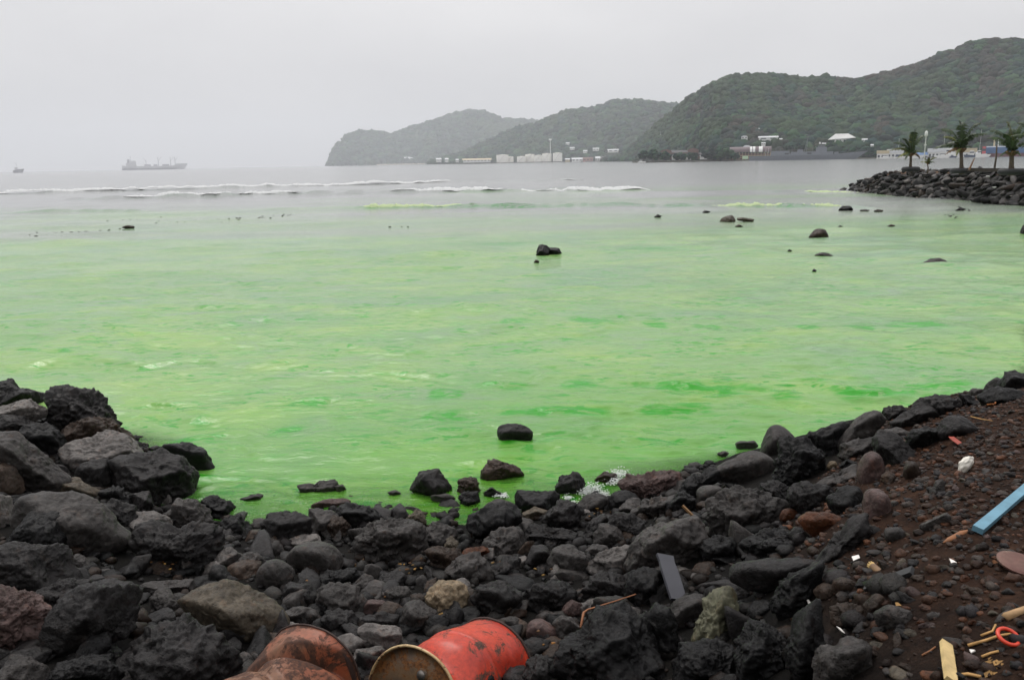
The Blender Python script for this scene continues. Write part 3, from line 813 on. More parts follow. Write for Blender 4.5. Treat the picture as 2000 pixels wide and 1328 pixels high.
 ([(684,1295),(700,1272),(742,1262),(752,1270),(722,1303),(690,1318)],'l','f','grey wedge stone','below the slate slab beside the red drum lid'),
 ([(700,1215),(712,1205),(745,1200),(772,1207),(768,1226),(735,1230)],'d','f','dark small wedge','above the slate slab'),
 ([(970,842),(985,831),(1010,830),(1035,842),(1043,855),(1020,862),(980,864),(972,852)],'d','r','lone rounded rock','in the green water away from the shore'),
 ([(938,930),(950,912),(968,901),(990,905),(1010,915),(1020,925),(985,932),(945,935)],'b','v','reddish triangular rock','half sunk in green water'),
 ([(892,962),(895,942),(915,933),(932,940),(936,957),(905,966)],'b','v','brown knob rock','standing on the small black rock in the shallows'),
 ([(897,968),(910,960),(930,962),(935,980),(915,988),(900,983)],'k','v','small black rock in shallows','in front of the brown knob rock'),
 ([(948,960),(960,950),(975,960),(987,967),(960,971)],'d','f','tiny dark peak rock','in the shallows before the shore'),
 ([(1082,957),(1095,935),(1125,927),(1141,945),(1139,957),(1110,966),(1090,966)],'d','v','pitted dark rock in shallows','beside the splashing foam'),
 ([(1163,936),(1180,924),(1202,925),(1202,936),(1180,942)],'b','f','low wet reddish rock','in the foam of the splash'),
 ([(1213,942),(1240,930),(1290,922),(1322,924),(1327,950),(1300,970),(1255,974),(1225,958)],'p','v','wide flat purplish boulder','washed by green water at the shore'),
 ([(1010,978),(1015,957),(1040,958),(1076,953),(1083,975),(1070,998),(1040,1003),(1012,988)],'k','f','black notched block','at the waterline with foam behind'),
 ([(945,988),(975,974),(1005,984),(1012,997),(960,999)],'g','r','low grey hump','behind the rock with yellow crust'),
 ([(917,1027),(935,1000),(975,990),(1005,990),(1019,1010),(1019,1032),(985,1038),(950,1062),(930,1063),(919,1043)],'k','v','black rock with yellow crust','of lichen along its top'),
 ([(1020,1005),(1045,990),(1065,998),(1062,1012),(1030,1015)],'u','f','small tan lozenge stone','between two black shore rocks'),
 ([(1068,1012),(1090,980),(1110,978),(1132,995),(1134,1012),(1110,1034),(1085,1028)],'d','v','dark pentagonal rock','below the splash at the shore'),
 ([(1125,987),(1150,968),(1175,965),(1192,980),(1187,993),(1150,999)],'g','r','grey rounded wedge','right at the splashing foam'),
 ([(1189,977),(1195,962),(1225,958),(1244,968),(1243,988),(1210,994),(1192,990)],'k','r','black arched rock','between foam and the purplish boulder'),
 ([(1018,1040),(1050,1020),(1080,1030),(1131,1040),(1132,1058),(1080,1066),(1030,1068),(1017,1053)],'d','v','long low dark rock','with white specks along one end'),
 ([(946,1058),(975,1035),(1010,1033),(1017,1055),(1000,1083),(970,1088)],'g','v','slanted grey rock','below the rock with yellow crust'),
 ([(833,1083),(845,1068),(870,1065),(895,1080),(902,1098),(870,1113),(845,1103)],'b','v','brown mottled cobble','beside the pink sliver stone'),
 ([(870,1068),(880,1050),(892,1056),(898,1070),(885,1080)],'u','v','small tan upright stone','behind the brown mottled cobble'),
 ([(902,1086),(910,1073),(950,1067),(956,1076),(935,1085),(908,1092)],'r','f','flat pink sliver stone','lying on the dark rocks'),
 ([(866,1118),(900,1090),(930,1085),(955,1110),(962,1128),(920,1134),(880,1129)],'g','v','grey crested rock','below the pink sliver stone'),
 ([(1072,1092),(1085,1070),(1115,1067),(1145,1085),(1152,1112),(1125,1128),(1095,1128),(1078,1108)],'g','f','slate-faced angular rock','with a smooth light face'),
 ([(1025,1098),(1040,1068),(1070,1070),(1082,1095),(1050,1112)],'d','r','dark curved rock','beside the slate-faced angular rock'),
 ([(1150,1097),(1165,1088),(1220,1068),(1236,1080),(1227,1108),(1190,1123),(1160,1112)],'l','v','lens-shaped olive rock','with a white crusted edge'),
 ([(1128,1052),(1160,1012),(1180,1005),(1191,1022),(1167,1045),(1142,1062)],'d','v','tilted dark slab','speckled white near the shore'),
 ([(1160,1052),(1175,1028),(1205,1033),(1221,1055),(1200,1072),(1165,1067)],'g','f','grey saddle rock','beside the tilted dark slab'),
 ([(1143,1075),(1160,1063),(1185,1068),(1192,1082),(1170,1092),(1150,1088)],'g','r','small rounded dark rock','above the lens-shaped olive rock'),
 ([(1190,1012),(1215,1003),(1245,1008),(1252,1030),(1264,1045),(1240,1058),(1210,1043),(1195,1028)],'d','v','two-stepped dark rock','above the great slanting slab'),
 ([(1205,998),(1225,975),(1245,977),(1260,995),(1240,1008)],'g','f','small grey gable rock','below the black arched rock'),
 ([(1235,1000),(1258,975),(1300,970),(1330,978),(1320,1003),(1275,1015)],'g','v','grey bread-shaped rock','below the wide purplish boulder'),
 ([(965,1122),(985,1092),(1012,1090),(1010,1122),(985,1138)],'d','v','charcoal block rock','beside the grey crested rock'),
 ([(1025,1158),(1045,1145),(1080,1137),(1110,1143),(1120,1165),(1100,1195),(1050,1200),(1025,1183)],'d','v','grainy black boulder','in the middle of the beach above the red drum'),
 ([(920,1158),(950,1140),(985,1138),(1012,1165),(1012,1192),(980,1210),(940,1185)],'d','v','cracked dark boulder','beside the speckled tan rock'),
 ([(1025,1238),(1035,1212),(1065,1208),(1087,1225),(1090,1247),(1055,1254),(1030,1248)],'p','s','round reddish black cobble','just beyond the red drum'),
 ([(975,1212),(995,1206),(1018,1215),(1022,1245),(1000,1245)],'g','r','grey round stone','peeping out behind the red drum'),
 ([(1085,1218),(1095,1205),(1115,1208),(1132,1225),(1122,1244),(1097,1247)],'g','f','small grey block','beside the round reddish cobble'),
 ([(1095,1195),(1115,1172),(1132,1178),(1135,1195),(1110,1208)],'p','r','small purplish cobble','below the grainy black boulder'),
 ([(1138,1188),(1150,1170),(1165,1167),(1178,1182),(1162,1198)],'l','s','smooth grey pebble cobble','beside the rusty wire'),
 ([(1093,1285),(1110,1255),(1150,1212),(1180,1195),(1235,1198),(1262,1230),(1280,1290),(1272,1345),(1110,1345)],'k','c','huge crumpled lava boulder','deeply folded, beside the wire'),
 ([(1028,1295),(1055,1277),(1078,1290),(1098,1312),(1095,1345),(1030,1345)],'d','v','dark stub boulder','at the lower end beside the red drum'),
 ([(1132,1155),(1165,1125),(1190,1120),(1222,1135),(1228,1168),(1190,1178),(1150,1164)],'d','v','spiky black rock','with a white fleck below the olive rock'),
 ([(1232,1120),(1262,1112),(1292,1125),(1295,1165),(1250,1185),(1228,1160)],'k','c','black porous rock','beside the grey board'),
 ([(1240,1200),(1280,1180),(1312,1200),(1330,1250),(1320,1300),(1270,1270)],'k','c','tall black lava rock','below the grey board'),
 ([(1482,878),(1490,850),(1505,830),(1525,825),(1540,840),(1562,857),(1530,884),(1520,894),(1490,890)],'g','s','tall rounded standing boulder','against the green water'),
 ([(1430,868),(1445,862),(1470,861),(1482,870),(1470,876),(1435,874)],'g','r','low dark rock awash','next to the tall standing boulder'),
 ([(1508,938),(1520,895),(1525,868),(1570,860),(1597,880),(1614,900),(1613,918),(1590,940),(1540,950),(1515,945)],'k','c','big block of black lava','in front of the tall standing boulder'),
 ([(1560,855),(1590,845),(1615,830),(1640,822),(1660,830),(1652,862),(1640,895),(1610,902),(1590,875)],'k','c','rugged black crag','between the standing boulder and the leaning slab'),
 ([(1642,868),(1655,840),(1685,810),(1710,805),(1725,822),(1702,847),(1665,874)],'g','r','leaning olive grey slab','on the crest of the bank'),
 ([(1378,925),(1410,905),(1440,890),(1480,882),(1515,895),(1520,912),(1505,929),(1480,944),(1430,950),(1415,937),(1390,937)],'g','s','smooth whale-backed boulder','long and rounded at the water'),
 ([(1328,960),(1350,930),(1387,915),(1412,925),(1382,948),(1345,976)],'k','v','black rising ridge rock','beside the whale-backed boulder'),
 ([(1300,985),(1330,960),(1360,972),(1350,1000),(1318,1012)],'k','v','black gap rock','below the black rising ridge'),
 ([(1358,960),(1375,948),(1410,950),(1422,962),(1400,978),(1370,981),(1360,971)],'g','s','oval dark cobble','under the whale-backed boulder'),
 ([(1376,1018),(1388,980),(1403,968),(1450,963),(1500,970),(1532,985),(1527,1013),(1490,1029),(1440,1045),(1400,1039)],'g','v','flat-topped grey boulder','with light layered top near the orange bits'),
 ([(1600,937),(1640,918),(1672,905),(1682,920),(1677,943),(1630,950)],'g','v','long streaked rock','pointing to the pink round stone'),
 ([(1543,960),(1560,945),(1612,950),(1627,967),(1600,995),(1560,998),(1545,980)],'d','v','dark loaf rock','above the rusty brown slab'),
 ([(1488,950),(1510,938),(1538,950),(1545,975),(1520,985),(1495,972)],'d','v','shaded dark rock','behind the flat-topped grey boulder'),
 ([(1617,970),(1650,947),(1677,950),(1680,988),(1660,1008),(1630,998)],'k','r','black humped rock','beside the pale pink stone'),
 ([(1522,1000),(1532,992),(1556,996),(1560,1010),(1540,1018),(1524,1012)],'r','s','rounded orange brown stone','touching the rusty brown slab'),
 ([(1558,1012),(1580,1001),(1625,1005),(1652,1020),(1637,1044),(1590,1042)],'r','r','rusty brown slab','tucked under the dark loaf rock'),
 ([(1232,1094),(1250,1060),(1300,1020),(1345,1013),(1377,1040),(1377,1073),(1340,1090),(1290,1114),(1240,1109)],'g','f','great slanting slab','with a crisp light ridge behind the grey board'),
 ([(1408,1108),(1420,1095),(1455,1088),(1500,1085),(1520,1080),(1580,1090),(1607,1097),(1590,1132),(1540,1153),(1500,1145),(1440,1165),(1412,1140)],'d','s','smooth flowing lava boulder','bulbous, at the edge of the dirt bank'),
 ([(1358,1230),(1375,1190),(1388,1165),(1405,1150),(1430,1160),(1436,1200),(1415,1244),(1375,1260)],'n','v','pale green pitted rock','crusted, under the flowing lava boulder'),
 ([(1298,1210),(1320,1175),(1350,1162),(1386,1165),(1378,1203),(1330,1226)],'g','r','brownish grey crouched rock','below the grey board'),
 ([(1438,1270),(1460,1225),(1490,1205),(1512,1228),(1562,1250),(1553,1305),(1460,1328)],'k','v','eye-holed black rock','below the pale green pitted rock'),
 ([(1320,1305),(1340,1267),(1380,1255),(1430,1270),(1470,1292),(1475,1345),(1320,1345)],'k','c','low crusty black boulder','at the lower edge below the green rock'),
 ([(1508,1185),(1520,1145),(1560,1120),(1602,1100),(1600,1135),(1585,1165),(1555,1195)],'k','v','black leaning lava rock','against the dirt bank'),
 ([(1540,1262),(1560,1205),(1592,1180),(1602,1225),(1598,1290),(1560,1345)],'k','v','shaded lava rock','at the foot of the dirt bank'),
 ([(1588,1088),(1620,1060),(1660,1012),(1690,1012),(1692,1042),(1650,1078),(1610,1094)],'d','v','narrow ridge of lava','bordering the dirt beside the pale pink stone'),
 ([(1450,1062),(1500,1035),(1540,1045),(1580,1055),(1570,1085),(1480,1085)],'k','v','black recess rock','behind the flowing lava boulder'),
 ([(1370,1062),(1400,1045),(1440,1055),(1448,1085),(1410,1100),(1375,1095)],'k','c','sooty lava lump','below the flat-topped grey boulder'),
 ([(1603,1290),(1612,1260),(1665,1250),(1695,1262),(1700,1300),(1660,1320),(1610,1335)],'g','f','flat grey ledge rock','set in the dirt with a white scrap on it'),
 ([(1673,912),(1690,885),(1710,879),(1727,900),(1730,927),(1710,948),(1680,943)],'p','s','pink round stone','standing upright on the bank edge'),
 ([(1680,988),(1690,960),(1715,952),(1736,965),(1746,992),(1730,1013),(1695,1015),(1682,1002)],'p','s','pale pink weathered stone','with a white frosted top'),
 ([(1710,855),(1722,844),(1752,855),(1793,895),(1785,910),(1740,905),(1713,885)],'d','f','dark pointed gable rock','behind the reddish brown soil'),
 ([(1720,808),(1740,795),(1765,794),(1772,806),(1748,823),(1722,818)],'d','v','small crest rock','beside the leaning olive slab'),
 ([(1745,824),(1790,795),(1820,794),(1832,810),(1800,822),(1760,834)],'d','f','long crest rock','pointing seaward on the bank'),
 ([(1785,797),(1800,780),(1820,776),(1860,780),(1882,790),(1877,803),(1840,815),(1800,803)],'d','v','humped crest rock','above the bank against the water'),
 ([(1867,795),(1872,778),(1880,779),(1884,790),(1878,800)],'d','f','upright tooth rock','in the notch of the crest'),
 ([(1875,771),(1895,773),(1912,785),(1907,797),(1885,795)],'k','f','sharp black notch rock','beside the tooth rock'),
 ([(1893,766),(1900,759),(1918,761),(1918,775),(1897,777)],'g','r','small rounded crest stone','next to the high black rocks'),
 ([(1922,762),(1932,745),(1945,737),(1956,745),(1950,766),(1930,768)],'d','r','rounded black crest rock','near the end of the bank'),
 ([(1948,752),(1965,730),(1985,727),(2012,733),(2030,765),(1970,765)],'k','f','high black corner rock','the topmost on the bank'),
 ([(1915,775),(1945,760),(1985,765),(2010,775),(1975,790),(1925,790)],'k','f','long dark rock','below the high black corner rock'),
 ([(1722,842),(1750,835),(1777,845),(1777,862),(1745,863)],'g','r','grey saddle stone','between the gable rock and the crest'),
 ([(1770,855),(1790,840),(1840,840),(1848,852),(1820,874),(1780,870)],'k','f','black sloping rock','above the reddish chip'),
 ([(1828,835),(1845,815),(1880,815),(1912,838),(1900,855),(1840,855)],'d','r','big dark soil-edge rock','where the crest meets the soil'),
 ([(1640,885),(1648,868),(1700,858),(1712,868),(1700,885),(1655,895)],'g','f','tilted grey shingle rock','below the leaning olive slab'),
 ([(1658,886),(1664,872),(1678,869),(1684,882),(1676,893),(1662,894)],'r','s','rusty ball stone','beside the pink round stone'),
 ([(1614,912),(1620,902),(1634,901),(1637,913),(1622,918)],'t','s','small white-grey pebble cobble','in a crevice of the bank rocks'),
 ([(1640,910),(1655,898),(1672,903),(1670,915),(1650,918)],'k','v','black crevice rock','between the pebble and the pink stone'),
 ([(1727,1033),(1745,1026),(1762,1035),(1764,1052),(1745,1060),(1730,1052)],'g','s','round grey bank stone','below the pale pink weathered stone'),
 ([(1800,1023),(1845,1003),(1852,1011),(1847,1022),(1815,1036),(1803,1034)],'g','f','flat grey slate piece','on the dirt near the blue board'),
 ([(1818,955),(1828,940),(1840,938),(1842,960),(1815,968)],'g','f','small grey triangular bank stone','on the dirt below the white shell'),
 ([(1765,912),(1775,898),(1790,903),(1796,925),(1780,938),(1766,930)],'b','s','brown egg-shaped stone','on the dirt beside the gable rock'),
 ([(1722,930),(1735,920),(1748,930),(1748,945),(1732,948)],'b','r','dull brown stone','leaning on the pink round stone'),
 ([(1625,1130),(1650,1125),(1672,1135),(1672,1158),(1640,1160),(1626,1150)],'b','s','brown rounded dirt stone','near the bamboo piece'),
 ([(1590,1150),(1605,1138),(1630,1145),(1635,1165),(1605,1168)],'b','s','dusky oval dirt stone','at the edge of the flowing boulder'),
 ([(1630,1190),(1655,1178),(1683,1185),(1688,1210),(1660,1222),(1632,1212)],'b','v','reddish block dirt stone','below the dusky oval stone'),
 ([(1683,1182),(1705,1160),(1727,1168),(1722,1185),(1695,1198)],'b','s','tilted brown potato stone','among the dirt stones'),
 ([(1712,1195),(1740,1182),(1775,1195),(1780,1215),(1740,1222),(1715,1212)],'g','r','half-buried grey stone','in the middle of the dirt'),
]
anchors = []
for i, (poly, ck, st, ph, ex) in enumerate(HE):
    fl = 0.0 if any(k_ in ex + ph for k_ in ('water', 'shallow', 'foam', 'sunk', 'awash', 'surface')) else -9
    big = (max(p[0] for p in poly) - min(p[0] for p in poly)) > 60
    nm = 'boulder' if big else 'rock'
    o, a = hero(poly, ck, st, seed=i + 3, floor=fl, name=nm)
    tag(o, ph + ' ' + ex, 'boulder' if big else 'rock', 'volcanic rocks of the shore')
    anchors.append((a[0], a[1], a[2], a[3], ph))

# rocks out in the bay
SEA = [
 ([(1044,503),(1055,487),(1065,485),(1075,493),(1072,503)],'k','f','pointed black rock out in the bay',502),
 ([(1068,500),(1075,491),(1092,493),(1097,499),(1090,502)],'k','r','low black rock joined beside the pointed bay rock',502),
 ([(1042,515),(1046,510),(1052,512),(1052,516)],'b','r','tiny brown rock in front of the pointed bay rock',515),
 ([(1579,464),(1590,453),(1602,450),(1614,454),(1620,464),(1605,470),(1590,469)],'b','s','round brown rock standing alone in the bay',468),
 ([(1407,432),(1415,425),(1430,423),(1437,430),(1430,434)],'u','r','tan humped rock far out in the bay',433),
 ([(1435,430),(1450,427),(1476,430),(1470,433)],'u','f','thin ledge trailing from the tan humped rock',433),
 ([(1436,443),(1443,440),(1451,443),(1445,445)],'b','r','little awash stone below the tan humped rock',444),
 ([(1278,426),(1284,422),(1292,425),(1286,428)],'d','r','little dark rock far out in open green water',427),
 ([(1372,416),(1377,413),(1386,415),(1380,417)],'d','r','dark speck rock above the tan humped rock',417),
 ([(1638,411),(1645,406),(1660,406),(1665,411),(1650,414)],'k','r','flat black rock touching the foam line',413),
 ([(1678,413),(1690,411),(1698,413),(1688,415)],'g','r','grey awash rock near the breakwater foam',414),
 ([(1706,414),(1714,411),(1726,413),(1716,416)],'b','r','brown awash rock below the breakwater',415),
 ([(1634,447),(1640,444),(1646,446),(1640,448)],'d','r','tiny dark rock above the round brown bay rock',447),
 ([(1732,443),(1740,440),(1748,442),(1740,444)],'b','r','small awash rock between round rock and breakwater',443),
 ([(1537,499),(1541,495),(1546,498),(1541,501)],'k','r','black nub rock beside the low grey bay rock',500),
 ([(1592,506),(1600,502),(1618,503),(1628,507),(1610,509)],'g','r','low grey rock awash in the bay',508),
 ([(1800,522),(1815,515),(1835,514),(1848,520),(1830,525)],'g','r','broad grey rock awash below the breakwater',523),
 ([(1586,533),(1590,529),(1595,532),(1590,535)],'k','r','black nub rock in front of the low grey rock',534),
 ([(1990,462),(1996,450),(2006,445),(2014,455),(2010,465)],'k','f','black rock at the edge below the breakwater',463),
 ([(1402,889),(1412,884),(1422,888),(1412,893)],'g','v','small crumbly rock awash off the whale-backed boulder',891),
 ([(240,446),(248,443),(264,445),(255,448)],'b','r','brown rock awash in the grey shallows below the cargo ship',448),
 ([(1640,371),(1647,368),(1654,370),(1648,372)],'g','r','grey rock awash off the breakwater tip',371),
 ([(1865,413),(1875,408),(1884,411),(1876,416)],'d','r','dark awash rock close under the breakwater',414),
 ([(845,958),(858,955),(868,960),(852,966)],'k','r','sunken dark rock below the wedge-shaped rock',964),
 ([(758,962),(772,957),(782,963),(768,967)],'g','r','sunken grey stone in the calm green shallows',965),
 ([(840,972),(870,968),(890,975),(860,982)],'g','r','sunken grey shelf before the knob rock',979),
]
for i, (poly, ck, st, ph, by) in enumerate(SEA):
    P_ = [(x, y) for x, y in poly]
    o, a = hero(P_, ck, st, dep=.8, seed=900 + i, base=by, name='sea_rock', down=.9)
    o.location.z += max(0.0, sea_z(o.location.x, o.location.y)) * .8 + .012 * o.location.y / 20
    tag(o, ph, 'rock', 'rocks standing in the bay')

# pool of shared rock shapes for the filling rocks
def pool(n_, nsub, st_list, name, mat, seed0):
    out_ = []
    for k in range(n_):
        rr = np.random.default_rng(seed0 + k); V, Fc = ico(nsub); pw, n1, n2, n3 = STY[st_list[k % len(st_list)]]
        acc = 0
        for _ in range(15):
            nn = rr.normal(size=3); nn /= np.linalg.norm(nn); acc = acc + (np.clip(V @ nn, 0, None) / rr.uniform(.62, 1.05)) ** pw
        rad = acc ** (-1 / pw); p = V * rad[:, None] * np.array([rr.uniform(.9, 1.25), rr.uniform(.75, 1), rr.uniform(.55, .85)]); o3 = rr.uniform(0, 50, 3)
        p = p + V * (n1 * fbm(p * 1.3 + o3, 3) + n2 * (ridged(p * 2 + o3, 4) - .9) * .6 + n3 * 2 * fbm(p * 7 + o3, 3, .6))[:, None]
        out_.append(mesh_np(name, p, Fc, mat, True))
    return out_
RP = pool(16, 4, 'fvcrfv', 'rock', ROCK, 50)
PP = pool(8, 3, 'rsfs', 'stone', ROCK, 90)

def spot(px, py, sink=.2, r=0):
    p = hit(px, py); return p
def pair_label(px, py, head):
    d = sorted(anchors, key=lambda a: math.hypot((px - a[0]) / (a[2] + 30), (py - a[1]) / (a[3] + 30)))[:2]
    return head + ' between the ' + d[0][4] + ' and the ' + d[1][4]
used = set()
def uniq(px, py, head, anc=None):
    d = sorted(anc or anchors, key=lambda a: math.hypot((px - a[0]) / (a[2] + 30), (py - a[1]) / (a[3] + 30)))[:5]
    for i_, j_ in ((0, 1), (0, 2), (1, 2), (0, 3), (1, 3), (2, 3), (0, 4), (1, 4)):
        for hd in (head, head.replace('small ', 'little '), head.replace('small ', 'low ')):
            l_ = hd + ' between the ' + d[i_][4] + ' and the ' + d[j_][4]
            if l_ not in used and len(l_.split()) <= 14: used.add(l_); return l_
    return None
cnt = 0; tries = 0; placed = []
REG = [(0, 820), (250, 960), (400, 1000), (520, 1020), (700, 1010), (900, 985), (1200, 985), (1340, 960), (1450, 930), (1560, 890), (1700, 850), (1900, 800), (2000, 790)]
rx, ry = zip(*REG)
tone = {'k': 'black', 'd': 'dark', 'g': 'grey', 'b': 'brown', 'l': 'pale grey', 'p': 'purplish'}
rr = np.random.default_rng(11)
while cnt < 150 and tries < 6000:
    tries += 1
    px = rr.uniform(-10, 1640); py = rr.uniform(np.interp(px, rx, ry) - 5, 1325)
    if px > 1500 and py > 960: continue
    # keep to the gaps between the placed rocks
    if any(abs(px - a[0]) < a[2] * .43 and abs(py - a[1]) < a[3] * .43 for a in anchors): continue
    if any(math.hypot(px - a, py - b_) < 19 for a, b_ in placed): continue
    p = hit(px, py); 
    if p[2] < -.05: continue
    ck = rr.choice(list('kkkddddgggbbl')); r = rr.uniform(.055, .125)
    lb_ = uniq(px, py, 'small ' + tone[ck] + ' rock')
    if lb_ is None: continue
    o = obj('rock', RP[rr.integers(16)], None, (p[0], p[1], p[2] + r * .25))
    o.rotation_euler = tuple(rr.uniform(-.5, .5, 2)) + (rr.uniform(0, 6.28),)
    o.scale = (r * rr.uniform(.9, 1.2), r, r * rr.uniform(.8, 1.15)); o.color = (*(np.array(COLK[ck]) * rr.uniform(.85, 1.25)), 1)
    tag(o, lb_, 'rock', 'volcanic rocks of the shore')
    placed.append((px, py)); cnt += 1

# individual stones lying on the dirt bank
BANK = [('white shell', 1882, 910), ('blue board', 1945, 1000), ('driftwood stick', 1880, 1055), ('bamboo piece', 1745, 1105), ('rusty disc', 1985, 1103), ('red ring', 1968, 1256), ('wooden stake', 1848, 1300),
        ('dark slate strip', 1735, 1140), ('pale weathered stone', 1712, 985), ('flat ledge rock', 1650, 1280), ('flat slate piece', 1825, 1018), ('black crest rocks', 1900, 800), ('narrow lava ridge', 1640, 1050), ('egg-shaped stone', 1780, 915), ('half-buried grey stone', 1745, 1205)]
BANKA = [(b_[1], b_[2], 20, 20, b_[0]) for b_ in BANK]
placed = []; cnt = 0; tries = 0
tone2 = {'b': 'brown', 'g': 'grey', 'd': 'dark', 'r': 'rusty red', 'p': 'pinkish', 'u': 'tan'}
while cnt < 170 and tries < 6000:
    tries += 1
    py = rr.uniform(800, 1325); px = rr.uniform(np.interp(py, [800, 870, 960, 1040, 1150, 1325], [1860, 1780, 1745, 1700, 1600, 1600]), 2000)
    if any(math.hypot(px - a, py - b_) < 13 for a, b_ in placed): continue
    if any(abs(px - a[0]) < a[2] * .5 and abs(py - a[1]) < a[3] * .5 for a in anchors): continue
    p = hit(px, py); ck = rr.choice(list('bbbbbggdddrpu')); r = rr.uniform(.013, .028) * (1.3 if px < 1800 else 1)
    lb_ = uniq(px, py, 'small ' + tone2[ck] + ' stone', BANKA)
    if lb_ is None: continue
    o = obj('stone', PP[rr.integers(8)], None, (p[0], p[1], p[2] + r * .2))
    o.rotation_euler = tuple(rr.uniform(-.5, .5, 2)) + (rr.uniform(0, 6.28),)
    o.scale = (r * rr.uniform(.9, 1.5), r, r * rr.uniform(.8, 1.1)); o.color = (*(np.array(COLK[ck]) * rr.uniform(.6, 1.1)), 1)
    tag(o, lb_, 'stone', 'stones on the dirt bank')
    placed.append((px, py)); cnt += 1

# gravel and rubble nobody could count
def lay(name, label, k, area, rad, pal, mat, nsub=2, zoff=.2, zmin=-.3, flat=(.5, 1.0)):
    xs = []; 
    while len(xs) < k:
        m_ = (k - len(xs)) * 3 + 50
        x = rng.uniform(area[0], area[1], m_); y = rng.uniform(area[2], area[3], m_); z = G(x, y)
        ok = (z > zmin) & area[4](x, y, z)
        xs += list(zip(x[ok], y[ok], z[ok]))
        if not ok.any(): break
    q = np.array(xs[:k]); k = len(q)
    r = rad[0] * (rad[1] / rad[0]) ** (rng.uniform(0, 1, k) ** 2.2)
    scl = np.stack([r * rng.uniform(.9, 1.5, k), r, r * rng.uniform(*flat, k)], -1); q[:, 2] += r * zoff
    pal = np.array(pal); c = pal[rng.integers(0, len(pal), k)] * rng.uniform(.5, 1.4, k)[:, None]
    tag(obj(name, scatter(name, q, scl, c, mat, nsub, .22)), label, 'gravel', None, 'stuff')
soilf = lambda x, y: np.clip((x - 1.35 - .12 * (y - 4)) / .7, 0, 1)
lay('gravel', 'loose brown gravel strewn over the dirt bank', 13000, (1.2, 5.5, 2.2, 8.5, lambda x, y, z: (soilf(x, y) > rng.uniform(0, 1, len(x))) & (z > 1.0)), (.006, .027),
    [(.036, .018, .012), (.055, .029, .019), (.018, .010, .007), (.08, .034, .018), (.045, .036, .031), (.018, .016, .017), (.03, .015, .009)], GRAVEL, 2)
lay('rubble', 'small dark rubble filling the gaps between the shore rocks', 6000, (-6.5, 4.5, 3, 11, lambda x, y, z: (soilf(x, y) < .6)), (.016, .075),
    [(.008, .007, .007), (.013, .011, .011), (.005, .005, .005), (.016, .010, .007), (.026, .024, .022), (.008, .007, .007)], GRAVEL, 2, .35)
# ------------------------------------------------------------------ breakwater
# waterline and crest of the mound, taken as ground plan points
BW = [(1668, 371, 352), (1690, 376, 345), (1740, 382, 333), (1800, 386, 329), (1860, 392, 330), (1930, 399, 331), (2000, 405, 332), (2080, 412, 333), (2200, 422, 334)]
bx = np.array([b_[0] for b_ in BW], float)
foot = at_z(bx, np.array([b_[1] for b_ in BW], float), 0.0)
dF = np.hypot(foot[:, 0], foot[:, 1])
def bw_surface(u, v, jit=0):
    """u: picture column 1668..2200, v 0 (waterline) .. 1 (crest) .. 2 (top rear)"""
    d0 = np.interp(u, bx, dF); wd = np.interp(u, [1668, 1700, 1760, 2200], [1.5, 3.0, 4.6, 5.2])
    top = np.interp(u, [1668, 1690, 1735, 1790, 2200], [.25, 1.0, 1.85, 2.1, 2.25])
    vv = np.clip(v, 0, 1); z = -.25 + (top + .25) * vv ** .9; z = np.where(v > 1, top, z)
    d = d0 - .2 + wd * vv + np.where(v > 1, (v - 1) * np.interp(u, [1668, 1740, 2200], [1.0, 5.0, 7.0]), 0)
    z = np.where(v > 1.85, z - (v - 1.85) * 12, z)
    r = ray(u, u * 0 + 320.0); q = r[..., :2] / np.hypot(r[..., 0], r[..., 1])[..., None]
    return np.concatenate([q * d[..., None], z[..., None]], -1)
U, V_ = np.meshgrid(np.arange(1668, 2200, 4.0), np.array([0, .15, .3, .45, .6, .75, .9, 1, 1.1, 1.3, 1.6, 1.84, 2.0, 2.2]))
co = bw_surface(U, V_); co[..., 2] += .08 * vnoise(co * 1.3)
ii = np.arange(U.size).reshape(U.shape); fa = np.stack([ii[:-1, :-1], ii[:-1, 1:], ii[1:, 1:], ii[1:, :-1]], -1).reshape(-1, 4)
mt, n, b = nodes('breakwater_fill')
pos = N(n, 'NewGeometry').outputs['Position']
f = noise(n, pos, 1.2, 6, .7)
ea = N(n, 'Attribute', attribute_name='soil').outputs['Fac']
n.links.new(mixc(n, ea, ramp(n, f, [(.3, (.008, .008, .008)), (.7, (.03, .028, .025))]), ramp(n, f, [(.3, (.09, .045, .022)), (.7, (.22, .11, .055))])), b.inputs['Base Color'])
b.inputs['Roughness'].default_value = .9; bump(n, b, f, .8, .1)
tag(obj('breakwater_core', mesh_np('breakwater_core', co.reshape(-1, 3), fa, mt, True, extra={'soil': np.clip((V_.ravel() - .9) / .12, 0, 1)})), 'low mound of dark rubble topped with reddish soil', 'breakwater', None, 'structure')
BWP = pool(10, 3, 'ffvrf', 'breakwater_boulder', BWROCK, 200)
rr = np.random.default_rng(21); placed = []; cnt = 0; tries = 0
zones = [(1740, 'near the breakwater tip'), (1800, 'below the shortest trunked palm'), (1860, 'below the tiny young palm'), (1920, 'below the tallest palm'), (1965, 'below the thin bare sapling'), (9999, 'below the tyre-ringed palm')]
spots_ = []
